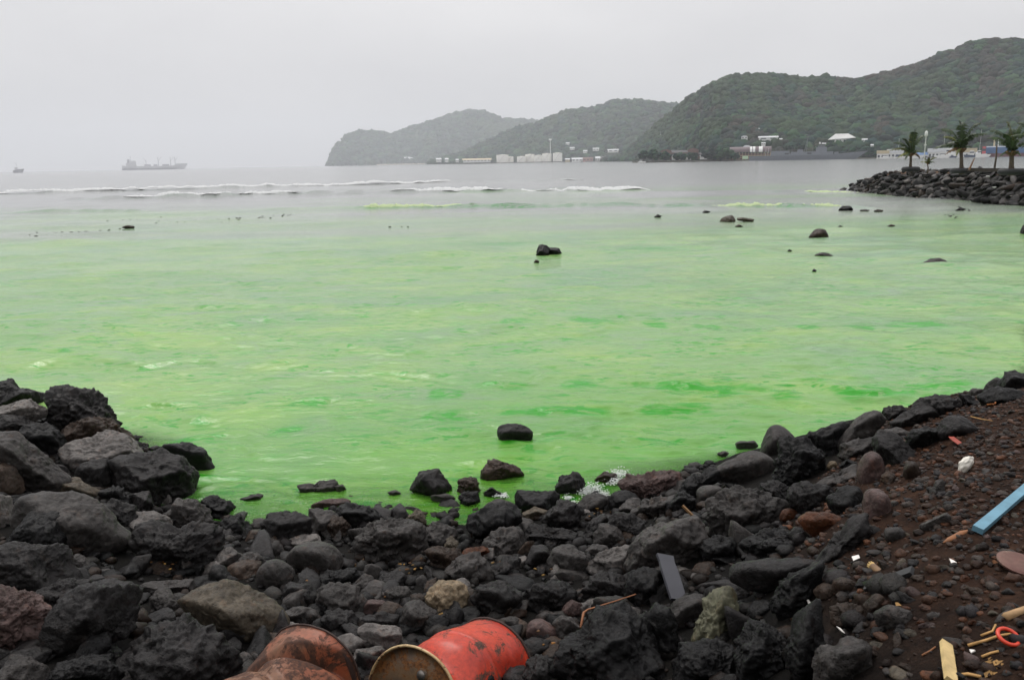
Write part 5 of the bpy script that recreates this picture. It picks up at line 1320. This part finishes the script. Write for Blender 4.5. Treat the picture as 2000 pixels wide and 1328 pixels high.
for x in (1498, 1503): MB().tube([(X_(x), 0, 9 * m_), (X_(x), 0, 25 * m_)], .1, 4).obj('flagstaff', WHITE, t)
mb = MB()
for i in range(40): x = X_(1470) + i * .5 * 3.4; z = (9.5 + (0 if x / L < .75 else (x / L - .75) * 24)) * m_; mb.box((x, -3.1, z), (x + .06, -3.04, z + .9))
mb.obj('railing', NAVY, t)['kind'] = 'stuff'

PALE = simple('haze_tint_ship', (.60, .60, .62), .7, .1, .02); PALED = simple('haze_tint_ship_dark', (.42, .42, .45), .7, .1, .02)  # rain haze over the distant vessels put into their pale colours
d = 4200; m_ = d / FPX; a = at_dist(239, 334, d); b_ = at_dist(362, 331.5, d)
m_ = float(np.linalg.norm((b_ - a)[:2])) / 123
t = empty('cargo_ship', (a[0], a[1], 0), 'cargo ship with four cranes fading into the haze on the horizon', 'cargo ship', None, math.atan2(b_[1] - a[1], b_[0] - a[0]))
L = 120 * m_
hull(L, 34, lambda s: (7.5 + (0 if s < .82 else 4.5 * min(1, (s - .82) / .04)) + (2 if s < .05 else 0)) * m_, 30, 3, .8, .7).obj('hull', PALE, t)
hull(L * .995, 34.4, lambda s: 3.2 * m_, 30, 3, .3, .7).obj('waterline_band', PALED, t)
X2 = lambda px: (px - 240) * m_
def cb(name, x0, x1, z0, z1, hw, mat=PALE): return MB().box((X2(x0), -hw, z0 * m_), (X2(x1), hw, z1 * m_), taper=.96).obj(name, mat, t)
cb('accommodation', 248, 268, 7, 15, 14); cb('bridge', 255, 268, 15, 19, 13); cb('funnel', 251, 256, 15, 22, 4, PALED)
MB().tube([(X2(258), 0, 19 * m_), (X2(258), 0, 29 * m_)], 1.0, 5).obj('mast', PALED, t)
for k, (x, lean) in enumerate([(287, -5), (311, 0), (335, 0), (344, 6)]):
    cr_ = MB().tube([(X2(x), 0, 7 * m_), (X2(x), 0, (26 if k else 20) * m_)], [1.6, 1.1], 6).obj('crane_post', PALED, t)
    MB().tube([(X2(x), 0, 17 * m_), (X2(x + (lean or 7)), 0, 26 * m_)], .8, 5).obj('crane_boom', PALED, t)
for x0, x1 in ((283, 296), (301, 309), (318, 332)): cb('hatch', x0, x1, 7, 11, 10, PALED)
d = 2400; m_ = d / FPX; a = at_dist(27, 342, d)
t = empty('fishing_boat', (a[0], a[1], 0), 'small fishing boat with mast faint near the edge of the bay', 'boat')
hull(14 * m_, 5, lambda s: (4 + 2.5 * s) * m_, 14, 1, .7, .7).obj('hull', PALED, t); MB().box((3 * m_, -1.6, 4 * m_), (8 * m_, 1.6, 9 * m_), taper=.85).obj('cabin', PALE, t)
MB().tube([(7 * m_, 0, 8 * m_), (6.5 * m_, 0, 16 * m_)], .25, 5).obj('mast', PALED, t); MB().tube([(6.6 * m_, 0, 13 * m_), (3 * m_, 0, 17 * m_)], .18, 5).obj('boom', PALED, t)

# marina
def boat(label, px0, px1, yb, dist, hcol, ccol, hh=4.0, ch=5.0, mast=0, rev=False):
    m_ = dist / FPX; a = at_dist(px0, yb, dist); b_ = at_dist(px1, yb, dist); Lb = float(np.linalg.norm((b_ - a)[:2])); rz = math.atan2(b_[1] - a[1], b_[0] - a[0])
    if rev: a, rz = b_, rz + math.pi
    t = empty('moored_boat', (a[0], a[1], 0), label, 'boat', 'boats moored in the marina', rz)
    hull(Lb, Lb * .28, lambda s: (hh * (.8 + .35 * s)) * m_, 14, .5, .7, .8).obj('hull', hcol, t)
    MB().box((Lb * .18, -Lb * .09, hh * .8 * m_), (Lb * .62, Lb * .09, (hh + ch) * m_), taper=.88).obj('cabin', ccol, t)
    MB().box((Lb * .2, -Lb * .092, (hh + ch * .45) * m_), (Lb * .6, Lb * .092, (hh + ch * .75) * m_), taper=.95).obj('window_band', DARKW, t)
    if mast: MB().tube([(Lb * .4, 0, hh * m_), (Lb * .4, 0, (hh + mast) * m_)], .09, 5).obj('mast', WHITE, t)
NAVYB = simple('dark_blue_hull', (.03, .05, .10), .4, .1, .3)
for args in [('white cabin boat closest to the marina trees', 1719, 1742, 315, 900, WHITE, WHITE, 3, 3.5, 0), ('white launch partly behind the short palm', 1744, 1766, 315.5, 895, WHITE, NAVYB, 3, 3.5, 30), ('cream motor yacht between the palms', 1768, 1800, 316, 885, WHITE, TANW, 4, 6, 0), ('white sport boat below the white shed', 1826, 1850, 317, 860, WHITE, WHITE, 4, 4, 34, True),
             ('large white motor yacht with long deckhouse', 1838, 1880, 316, 870, WHITE, WHITE, 6, 9, 0), ('white boat with blue cabin beside the tallest palm', 1884, 1905, 317, 860, NAVYB, WHITE, 4, 7, 0, True), ('small white square-sterned boat before the red one', 1904, 1921, 317, 850, WHITE, WHITE, 5, 6, 40), ('red-decked boat beside the blue hull', 1913, 1930, 315.5, 870, WHITE, REDP, 4, 13, 0), ('dark blue dinghy near the white yacht', 1853, 1866, 318, 840, NAVYB, NAVYB, 2.5, 2, 0)]:
    boat(*args)
for a, b_, yt, yb, d, w_, r_, kd, lb, wn in [(1712, 1735, 296, 311, 953, WALL, TANW, 'flat', 'cream flat-roofed shed at the marina edge', 3), (1732, 1763, 294, 311, 955, WALL, ROOFW, 'flat', 'tall white marina shed behind the short palm', 4), (1790, 1812, 299, 312, 945, WALL, BLUEP, 'gable', 'white boathouse with blue roof', 3), (1812, 1862, 292.5, 310, 945, WALL, ROOFW, 'flat', 'long white marina hall with pale roof', 7), (1862, 1905, 293, 311, 941, WALL, TANW, 'flat', 'long cream marina hall behind the tallest palm', 6), (1905, 1912, 297, 310, 938, WALL, ROOFW, 'gable', 'narrow white hut between hall and blue ship', 1)]:
    house('marina_building', lb, 'building', a, b_, yt, yb, d, w_, r_, kd, 10, wn, 'marina buildings')
d = 880; m_ = d / FPX; a = at_dist(1922, 317, d); b_ = at_dist(2100, 318, d)
m_ = float(np.linalg.norm((b_ - a)[:2])) / 178
t = empty('blue_ship', (a[0], a[1], 0), 'long blue ship with reddish lower hull and cream mast at the quay', 'ship', None, math.atan2(b_[1] - a[1], b_[0] - a[0]))
hull(150 * m_, 17, lambda s: 22 * m_, 16, 1, .3, .9).obj('hull', BLUEP, t); hull(149.8 * m_, 17.3, lambda s: 8 * m_, 16, 1, .1, .9).obj('waterline_band', simple('reddish_hull', (.16, .06, .07), .6, .1, .3), t)
MB().box((2 * m_, -3, 22 * m_), (44 * m_, 3, 24.5 * m_)).obj('deck_rail', WHITE, t); MB().tube([(17 * m_, 0, 22 * m_), (17 * m_, 0, 42 * m_)], [.8, .5], 6).obj('mast', TANW, t); MB().box((14.5 * m_, -.8, 36 * m_), (19.5 * m_, .8, 41 * m_)).obj('mast_head', TANW, t); MB().tube([(25 * m_, 0, 22 * m_), (25 * m_, 0, 40 * m_)], .3, 5).obj('antenna', WHITE, t)
boat('small white launch moored at the tip of the wooded point', 1246, 1260, 314, 980, WHITE, WHITE, 2.2, 2.5, 0)

# reef rubble breaking the surface
xs = []
for (x0, y0, x1, y1, k) in [(55, 464, 250, 448, 22), (210, 434, 320, 424, 8), (300, 437, 480, 431, 12), (500, 428, 570, 420, 14), (760, 442, 900, 442, 3), (1860, 408, 1895, 414, 14), (1840, 418, 1870, 424, 10)]:
    for _ in range(k):
        f_ = rng.uniform(); q = at_z(x0 + (x1 - x0) * f_, y0 + (y1 - y0) * f_ + rng.normal(0, 1.6), 0.0); q[2] = max(0, sea_z(q[0], q[1])); xs.append(q)
xs = np.array(xs); k = len(xs); r = rng.uniform(.012, .042, k)
tag(obj('reef_rubble', scatter('reef_rubble', xs, np.stack([r * 2.4, r * 2, r], -1), np.tile([[.02, .018, .016]], (k, 1)), GRAVEL, 2, .3)), 'dark bits of reef breaking the grey shallows', 'reef', None, 'stuff')
# ------------------------------------------------------------------ oil drums
def rust_mat(name, paint, paint2, rust, cover=.5, rough=.45, seed=0):
    mt, n, b = nodes(name)
    tcn = N(n, 'TexCoord').outputs['Object']
    mpn = N(n, 'Mapping'); mpn.inputs['Location'].default_value = (seed, seed * .7, 0); n.links.new(tcn, mpn.inputs['Vector']); v = mpn.outputs[0]
    f0 = noise(n, v, 3.5, 5, .6); f1 = noise(n, v, 6.5, 10, .75, .5); f2 = noise(n, v, 45, 5, .7)
    base = mixc(n, ramp(n, f0, [(.38, 0.0), (.62, 1.0)]), paint, paint2)
    base = mixc(n, 1.0, base, ramp(n, f2, [(.3, .72), (.7, 1.25)]), 'MULTIPLY')
    rc = mixc(n, ramp(n, f2, [(.4, 0.0), (.6, 1.0)]), rust, tuple(x * .35 for x in rust))
    msk = ramp(n, f1, [(cover, 0.0), (cover + .05, 1.0)])
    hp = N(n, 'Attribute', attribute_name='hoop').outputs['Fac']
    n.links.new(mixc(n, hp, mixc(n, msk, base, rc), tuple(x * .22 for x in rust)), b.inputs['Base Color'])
    n.links.new(ramp(n, msk, [(0, rough), (1, .8)]), b.inputs['Roughness'])
    p = bump(n, None, f1, .3, .008); bump(n, b, f2, .3, .002, p)
    return mt
RED = rust_mat('red_drum_paint', (.50, .040, .012), (.34, .022, .008), (.10, .045, .028), .52, .42, 3)
FADE = rust_mat('faded_rusty_paint', (.25, .06, .022), (.16, .07, .032), (.085, .028, .011), .46, .5, 8)
LIDM = rust_mat('rusty_lid', (.085, .065, .05), (.20, .11, .045), (.26, .10, .025), .48, .5, 5)
RIMM = rust_mat('rim_metal', (.55, .42, .22), (.36, .20, .08), (.14, .05, .02), .52, .4, 6)
DARKM = simple('dark_rust', (.03, .012, .008), .7, .4, 40)
def frame(axis, center):
    z = Vector(axis).normalized(); x = Vector((0, 0, 1)).cross(z).normalized(); y = z.cross(x)      # local z along drum axis, y upwards
    return Matrix(((x[0], y[0], z[0], center[0]), (x[1], y[1], z[1], center[1]), (x[2], y[2], z[2], center[2]), (0, 0, 0, 1)))
def drum(label, mw, L, R, dent, body_m, lid=None, hoops=(.34, .67), crease=lambda th, z: 0 * z):
    t = empty('oil_drum', (0, 0, 0), label, 'oil drum', 'two oil drums among the rocks'); t.matrix_world = mw
    A, K = 128, 96
    th, z = np.meshgrid(np.linspace(0, 2 * np.pi, A, endpoint=False), np.linspace(0, L, K), indexing='xy')
    prof = lambda s: R + sum(.011 * np.exp(-((s - h * L) / .012) ** 2) for h in hoops) + .008 * (np.exp(-(s / .008) ** 2) + np.exp(-((s - L) / .008) ** 2))
    r = prof(z)
    P = np.stack([r * np.cos(th), r * np.sin(th), z], -1); P = dent(P, th, z)
    ii = np.arange(K * A).reshape(K, A); nx_ = np.roll(ii, -1, 1)
    fa = np.stack([ii[:-1], nx_[:-1], nx_[1:], ii[1:]], -1).reshape(-1, 4)
    hp_ = sum(np.exp(-((z - h * L - .014) / .007) ** 2) for h in hoops) * .85 + crease(th, z)  # rust beside the hoops, plus shade painted along the creases
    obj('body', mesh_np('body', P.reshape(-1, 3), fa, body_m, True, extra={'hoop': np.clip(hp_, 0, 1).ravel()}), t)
    for zz, nm in ((0, 0), (L, 1)):
        row = P[0 if nm == 0 else -1]; c_ = row.mean(0); fl = .025 if nm == 0 else -.025
        rings = [row, c_ + (row - c_) * .965 + [0, 0, 0], c_ + (row - c_) * .955 + [0, 0, fl], c_ + (row - c_) * .80 + [0, 0, fl * 1.05], c_ + (row - c_) * .78 + [0, 0, fl * .8], c_ + (row - c_) * .3 + [0, 0, fl]]
        v = np.concatenate(rings + [c_[None] + [0, 0, fl]]); m_ = len(rings); jj = np.arange(m_ * A).reshape(m_, A); nj = np.roll(jj, -1, 1)
        f4 = [tuple(q) for q in np.stack([jj[:-1], jj[1:], nj[1:], nj[:-1]], -1).reshape(-1, 4)] + [(m_ * A, int(nj[-1, k]), int(jj[-1, k])) for k in range(A)]
        ld = obj('lid', mesh_np('lid', v, f4, LIDM if lid else DARKM, True), t)
        mb = MB(); pts = [Vector(row[k]) for k in range(0, A, 2)]; n_ = len(pts)
        base_ = []
        for k in range(n_):
            o_ = (pts[k] - Vector(c_)).normalized()
            for j in range(6):
                a_ = 2 * math.pi * j / 6; base_.append(pts[k] + o_ * ((.008 if lid else .005) * math.cos(a_)) + Vector((0, 0, (.010 if lid else .006) * math.sin(a_))))
        mb.add(base_, [(k * 6 + j, ((k + 1) % n_) * 6 + j, ((k + 1) % n_) * 6 + (j + 1) % 6, k * 6 + (j + 1) % 6) for k in range(n_) for j in range(6)])
        mb.obj('rim', RIMM if (lid and nm == 0) else DARKM, t, smooth=True)
        if lid and nm == 0:
            for bx_, by_, br in lid:
                MB().tube([(0, 0, .0), (0, 0, -.012)], br, 20).obj('bung_flange', LIDM, ld, (bx_ + c_[0], by_ + c_[1], fl), True)
                MB().tube([(0, 0, -.012), (0, 0, -.022)], br * .74, 16).obj('bung_cap', simple('zinc_cap', (.22, .20, .18), .4, .3, 30, .6), ld, (bx_ + c_[0], by_ + c_[1], fl), True)
    return t
# red drum: near lid and far rim taken from the picture
slant = 4.75
vd = ray(803, 1374); vd = vd / np.linalg.norm(vd); c0 = CAM + vd * slant
ax = Vector((math.sin(math.radians(31)) * .966, math.cos(math.radians(31)) * .95, -.31))
def dent_red(P, th, z):
    up = P[..., 1]; x = P[..., 0]
    a = np.exp(-((z - .16) / .085) ** 2) * np.clip((np.sin(th) + .15), 0, 1) ** .8
    P[..., 1] -= .10 * a
    # sharp crease running diagonally
    s = (z - .13) - .16 * (np.cos(th) * .5)
    cr_ = np.exp(-np.abs(s) / .035) * np.clip(np.sin(th + .5), 0, 1)
    nr = np.stack([np.cos(th), np.sin(th), th * 0], -1)
    P -= nr * (.075 * cr_)[..., None]
    P += nr * (.03 * np.exp(-((s + .07) / .03) ** 2) * np.clip(np.sin(th + .5), 0, 1))[..., None]
    P -= nr * (.022 * np.exp(-(((th - .55) / .35) ** 2 + ((z - .36) / .07) ** 2)))[..., None]
    P += nr * (.006 * fbm(np.stack([np.cos(th) * 2, np.sin(th) * 2, z * 6], -1), 3))[..., None]
    return P
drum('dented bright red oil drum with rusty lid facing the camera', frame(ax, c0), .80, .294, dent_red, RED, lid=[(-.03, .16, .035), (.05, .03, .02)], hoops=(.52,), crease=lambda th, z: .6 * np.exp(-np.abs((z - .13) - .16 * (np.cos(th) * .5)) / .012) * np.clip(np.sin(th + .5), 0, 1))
# faded drum: far rim centre, body coming towards the camera
vd = ray(616, 1326); vd = vd / np.linalg.norm(vd); c1 = CAM + vd * 4.5
ax1 = Vector((-math.sin(math.radians(24)), -math.cos(math.radians(24)), .02))
def dent_fade(P, th, z):
    nr = np.stack([np.cos(th), np.sin(th), th * 0], -1)
    u = P[..., 0]                                    # across
    s = (z - .20) + u * .55
    cr_ = np.clip(1 - np.abs(s) / .075, 0, 1) ** 1.3 * np.clip(np.sin(th) + .25, 0, 1)
    P -= nr * (.11 * cr_)[..., None]
    s2 = (z - .36) - u * .4
    P -= nr * (.03 * np.clip(1 - np.abs(s2) / .05, 0, 1) * np.clip(np.sin(th) - .1, 0, 1))[..., None]
    P -= nr * (.05 * np.exp(-(((th - 2.2) / .5) ** 2 + ((z - .3) / .12) ** 2)))[..., None]
    P += nr * (.008 * fbm(np.stack([np.cos(th) * 2 + 4, np.sin(th) * 2, z * 5], -1), 3))[..., None]
    return P
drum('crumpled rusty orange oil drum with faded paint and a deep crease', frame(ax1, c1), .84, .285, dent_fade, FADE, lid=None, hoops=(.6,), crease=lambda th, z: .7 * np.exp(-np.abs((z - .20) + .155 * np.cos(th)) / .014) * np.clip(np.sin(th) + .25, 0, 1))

# ------------------------------------------------------------------ debris
def put(px, py, up=.0): p = hit(px, py); return np.array([p[0], p[1], p[2] + up])
BLUE = simple('weathered_blue_paint', (.125, .27, .36), .6, .22, 14)
def plank(name, label, cat, a, b_, w_, h_, mat, za=.02, zb=.02, pa=None, pb=None, taper=1.0, roll=0.0):
    p = pa if pa is not None else put(*a, za); q = pb if pb is not None else put(*b_, zb)
    d = Vector(q - p); L = d.length
    mb = MB(); n_ = 6; vs = []
    r_ = random.Random(int(a[0] + a[1]))
    for i in range(n_ + 1):
        s = i / n_; ww = w_ * (1 + (taper - 1) * s) * r_.uniform(.93, 1.05); hh = h_ * r_.uniform(.9, 1.05)
        vs += [(s * L, -ww / 2, -hh / 2), (s * L, ww / 2, -hh / 2), (s * L, ww / 2, hh / 2), (s * L, -ww / 2, hh / 2)]
    fs = [(i * 4 + j, (i + 1) * 4 + j, (i + 1) * 4 + (j + 1) % 4, i * 4 + (j + 1) % 4) for i in range(n_) for j in range(4)] + [(3, 2, 1, 0), tuple(n_ * 4 + j for j in range(4))]
    o = mb.add(vs, fs).obj(name, mat, None, p)
    X_ax = d.normalized(); Y_ax = Vector((0, 0, 1)).cross(X_ax).normalized(); Z_ax = X_ax.cross(Y_ax)
    o.matrix_world = Matrix(((X_ax[0], Y_ax[0], Z_ax[0], p[0]), (X_ax[1], Y_ax[1], Z_ax[1], p[1]), (X_ax[2], Y_ax[2], Z_ax[2], p[2]), (0, 0, 0, 1))) @ Matrix.Rotation(roll, 4, 'X')
    return tag(o, label, cat)
plank('blue_board', 'light blue painted board lying on the dirt bank', 'board', (1908, 1046), (2035, 945), .046, .028, BLUE, .03, .055, roll=.15)
WOODO = simple('orange_driftwood', (.24, .10, .04), .7, .35, 18, bumpd=.004)
o = MB().tube([(0, 0, 0), (.04, 0, .004), (.13, .005, .01), (.19, 0, .008), (.205, 0, .004)], [.004, .014, .019, .018, .009], 9).obj('driftwood', WOODO, None, put(1842, 1064, .012), True); o.rotation_euler = (0, 0, .42); tag(o, 'pointed orange driftwood stick touching the end of the blue board', 'driftwood')
BAMB = simple('bamboo', (.20, .115, .055), .5, .3, 16); BAMBI = simple('split_bamboo', (.62, .42, .16), .7, .2, 30)
p = put(1704, 1112, .016); q = put(1790, 1116, .016); t = empty('bamboo_piece', p, 'short broken bamboo piece with pale splintered end on the dirt', 'bamboo', None, math.atan2(q[1] - p[1], q[0] - p[0])); Lb = float(np.linalg.norm(q - p))
MB().tube([(0, 0, 0), (Lb * .5, 0, .002), (Lb * .52, 0, .002), (Lb, 0, 0)], [.0185, .018, .0195, .0175], 12).obj('stem', BAMB, t, smooth=True)
mb = MB(); rr_ = random.Random(5)
for k in range(9): a_ = k * .7; mb.tube([(0, math.cos(a_) * .013, math.sin(a_) * .013), (-.012 - .01 * rr_.random(), math.cos(a_) * .016, math.sin(a_) * .016)], [.006, .003], 5)
mb.obj('splintered_end', BAMBI, t)
SLATE = simple('dark_slate', (.020, .020, .022), .5, .3, 12)
plank('slate_strip', 'long dark slate strip just below the bamboo piece', 'slate', (1690, 1152), (1781, 1126), .045, .02, SLATE, .01, .03, roll=.3)
PINE = simple('pale_wood', (.60, .44, .20), .7, .25, 20, bumpd=.002)
plank('wooden_stake', 'pale yellow wooden stake stuck in the dirt, cut off by the lower edge', 'stake', (1856, 1345), (1845, 1280), .04, .018, PINE, .03, .05, roll=.5)
t = torus(.034, .007, 28, 8).obj('plastic_ring', simple('red_plastic', (.62, .05, .02), .4, .1, 10), None, put(1968, 1256, .026), True); t.rotation_euler = (.35, .1, 0); tag(t, 'bright red plastic ring on the dirt near the yellow sticks', 'ring')
STRAW = simple('dry_straw', (.46, .26, .09), .7, .35, 25)
def twig(label, pts, r, mat=STRAW, lift=.012, name='twig', cat='twig'):
    P_ = [put(x, y, lift) for x, y in pts]; p = P_[0]
    return tag(MB().tube([tuple(q - p) for q in P_], [r * (1 - .4 * i / len(P_)) for i in range(len(P_))], 6).obj(name, mat, None, p, True), label, cat)
twig('long curved yellow twig ending at the red ring', [(1890, 1266), (1925, 1256), (1950, 1247), (1976, 1243)], .006)
twig('forked straw piece above the long curved twig', [(1915, 1247), (1938, 1238), (1944, 1225)], .005)
twig('short yellow twig below the red ring', [(1917, 1288), (1934, 1281), (1950, 1277)], .005)
twig('thin brown twig slanting towards the stake', [(1800, 1285), (1815, 1277), (1827, 1268)], .004, WOODO)
twig('straw fibre bunch at the bottom edge', [(1870, 1325), (1890, 1322), (1915, 1327)], .007)
for k, (x, y, l_) in enumerate([(1925, 1302, 'yellow wood splinters pile beside the stake'), (1945, 1306, 'splintered straw flake under the short twig'), (1935, 1322, 'straw flakes by the lower edge'), (1865, 1262, 'small yellow wood chip above the stake'), (1760, 1185, 'tiny yellow chip near the half-buried stone'), (1935, 1106, 'orange leaf scrap beside the rusty disc'), (1985, 1232, 'pale chip below the straw roll'), (1905, 1190, 'orange chip in the middle of the dirt')]):
    p = put(x, y, .008); r_ = random.Random(k); mb = MB()
    for j in range(5 if k < 3 else 1):
        a_ = r_.uniform(-.5, .4); L_ = r_.uniform(.03, .07) if k < 3 else .022; ox, oy = r_.uniform(-.03, .03), r_.uniform(-.015, .015)
        mb.add([(ox, oy, 0), (ox + L_ * math.cos(a_), oy + L_ * math.sin(a_), .004), (ox + L_ * .9 * math.cos(a_) - .008, oy + L_ * .9 * math.sin(a_) + .012, .012), (ox, oy + .01, .01)], [(0, 1, 2, 3), (3, 2, 1, 0)] if False else [(0, 1, 2, 3)])
    o = mb.obj('wood_chip', STRAW if 'orange' not in l_ else WOODO, None, p); tag(o, l_, 'wood chip')
twig('rolled pale bark piece at the picture edge', [(1963, 1212), (1985, 1203), (2015, 1192)], .017, simple('pale_bark', (.42, .26, .13), .8, .3, 20), .014, 'bark_roll', 'bark')
RUSTD = rust_mat('rusty_disc_metal', (.11, .045, .035), (.16, .085, .065), (.30, .22, .16), .60, .7, 4)
o = MB().tube([(0, 0, 0), (0, 0, .008), (0, 0, .012)], [.088, .09, .075], 28).obj('rusty_disc', RUSTD, None, put(1992, 1108, .012)); o.rotation_euler = (.12, .1, 0); tag(o, 'round rusty purple-brown metal disc at the edge of the dirt', 'metal disc')
SHELL = simple('white_shell', (.78, .74, .66), .5, .12, 30, bumpd=.003)
p = put(1884, 922, .045); V, Fc = ico(4); s_ = V * np.array([.042, .028, .062]); s_[:, 0] += .012 * (V[:, 2] > 0) * V[:, 2] ; s_ += V * (.08 * .06 * fbm(V * 2.2 + 4, 3))[:, None] * 1.6
o = obj('white_shell', mesh_np('white_shell', s_, Fc, SHELL, True), None, p); o.rotation_euler = (.1, .35, .3); tag(o, 'large white shell piece standing upright on the dirt bank', 'shell')
def scrap(label, poly, mat, name='paper_scrap', cat='scrap', lift=.015, th=.004):
    P_ = [put(x, y, lift) for x, y in poly]; c_ = sum(P_) / len(P_); zc_ = max(q[2] for q in P_)
    n_ = len(P_); vs = [tuple(q - c_) for q in P_]; vs = [(x, y, .3 * z) for x, y, z in vs]; vs2 = [(x, y, z - th) for x, y, z in vs]
    return tag(MB().add(vs + vs2, [tuple(range(n_)), tuple(range(2 * n_ - 1, n_ - 1, -1))] + [(i, i + n_, (i + 1) % n_ + n_, (i + 1) % n_) for i in range(n_)]).obj(name, mat, None, (c_[0], c_[1], zc_)), label, cat)
PAPER = simple('white_scrap', (.74, .70, .66), .6, .08, 12)
scrap('white torn scrap on the flat ledge rock', [(1653, 1300), (1662, 1295), (1680, 1299), (1692, 1303), (1686, 1311), (1668, 1310)], PAPER, lift=.03)
scrap('small white chip above the flat ledge rock', [(1632, 1247), (1640, 1246), (1649, 1250), (1642, 1252)], PAPER, lift=.03)
scrap('small white oval chip beside the shaded lava rock', [(1573, 1178), (1579, 1178), (1588, 1192), (1581, 1194)], PAPER, lift=.02)
scrap('slim white chip near the splintered bamboo end', [(1662, 1103), (1676, 1094), (1679, 1097), (1666, 1105)], PAPER, lift=.02)
scrap('tiny white fleck on the bare dirt', [(1853, 1101), (1862, 1101), (1868, 1104), (1858, 1107)], PAPER, lift=.012)
scrap('white shell chip near the red ring', [(1892, 1278), (1902, 1275), (1904, 1280), (1896, 1283)], PAPER, lift=.012)
scrap('reddish plastic chip under the crest rocks', [(1851, 866), (1862, 863), (1878, 870), (1870, 875), (1856, 871)], simple('red_chip', (.30, .05, .03), .6, .2, 20), lift=.015)
twig('thin orange root arching over the crest soil', [(1928, 797), (1942, 795), (1952, 783), (1975, 779)], .008, simple('orange_root', (.36, .12, .03), .7, .2, 20), .03, 'root', 'root')
twig('thin pale root lying above the white shell', [(1895, 818), (1915, 823), (1938, 827)], .004, STRAW, .02, 'root', 'root')
PLAS = simple('grey_board', (.045, .045, .055), .4, .12, 6)
pa = at_z(1298, 1084, .95); pb = at_z(1326, 1172, .80)
plank('grey_board', 'dark grey flat board propped upright between black rocks', 'board', (1, 1), (2, 2), .125, .02, PLAS, pa=pa, pb=pb, roll=-.35)
pa = put(1375, 1040, .05); pb = at_dist(1333, 987, math.hypot(pa[0], pa[1]) + .05)
plank('leaning_stick', 'thin brown stick leaning against the great slanting slab', 'stick', (3, 3), (4, 4), .022, .016, simple('stick_wood', (.20, .11, .045), .7, .3, 20), pa=pa, pb=pb)
WIRE = simple('rusty_wire', (.26, .10, .04), .7, .3, 30)
P_ = [at_dist(1134, 1225, 4.3), at_dist(1140, 1196, 4.42), at_dist(1148, 1190, 4.45), at_dist(1200, 1174, 4.55), at_dist(1242, 1160, 4.66)]
tag(MB().tube([tuple(q - P_[0]) for q in P_], [.007, .008, .005, .004, .004], 6).obj('rusty_wire', WIRE, None, P_[0], True), 'bent rusty wire above the huge crumpled lava boulder', 'wire')
pa = at_dist(50, 1266, 4.85); pb = at_dist(178, 1285, 4.72)
plank('plastic_strip', 'pale shiny plastic strip lying across the lower boulders', 'strip', (5, 5), (6, 6), .045, .018, simple('pale_plastic', (.50, .42, .36), .15, .35, 12), pa=pa, pb=pb, roll=.25)
# lichen, leaf litter and foam bits
def litter(name, label, spots, k, rad, pal, mat, zl=.01, flat=.35, sp=7):
    q = []
    for x, y in spots:
        for _ in range(k): p = hit(x + rng.normal(0, sp * 1.6), y + rng.normal(0, sp * .7)); q.append((p[0], p[1], p[2] + zl * rng.uniform(.5, 4)))
    q = np.array(q); m_ = len(q); r = rng.uniform(rad[0], rad[1], m_); pal = np.array(pal)
    tag(obj(name, scatter(name, q, np.stack([r * 1.6, r, r * flat], -1), pal[rng.integers(0, len(pal), m_)] * rng.uniform(.6, 1.3, m_)[:, None], mat, 1, .35)), label, 'litter', None, 'stuff')
litter('leaf_litter', 'scattered orange and yellow leaf bits in the rock gaps', [(315, 1120), (340, 1122), (300, 1082), (610, 1108), (700, 1113), (820, 1110), (805, 1130), (790, 1118), (1180, 1000), (1070, 1133), (753, 1188), (1165, 1010), (575, 1048), (990, 1065), (960, 1115), (1265, 1320), (870, 1222), (590, 1155), (1435, 998), (1070, 1270)], 4, (.005, .013), [(.22, .10, .025), (.26, .15, .04), (.10, .05, .02)], GRAVEL, .03)
fm = foam_mat('splash_white', (.9, .92, .9))
def splash(name, label, pts, k, sp, r0):
    q = []
    for x, y, s in pts:
        for _ in range(int(k * s)):
            p = at_z(x + rng.normal(0, sp * s), y + rng.normal(0, sp * .45 * s), 0.0); q.append((p[0], p[1], abs(rng.normal(0, .035)) * s + .01))
    q = np.array(q); m_ = len(q); r = rng.uniform(.35, 1, m_) ** 2 * r0
    tag(obj(name, scatter(name, q, np.stack([r * 1.5, r, r * .8], -1), np.tile([[1, 1, 1]], (m_, 1)), fm, 1, .3)), label, 'foam', None, 'stuff')
splash('splash_foam', 'white foam splashing among the shore rocks', [(1210, 930, 1.0), (1200, 944, .8), (1160, 958, .9), (1145, 965, .8), (1178, 970, .6), (1250, 972, .6), (1120, 985, .4), (1110, 975, .4), (985, 972, .4), (970, 970, .3)], 420, 10, .0075)
litter('lichen_crust', 'yellow white crust along the top of the black shore rock', [], 1, (.01, .02), [(1, 1, 1)], GRAVEL) if False else None
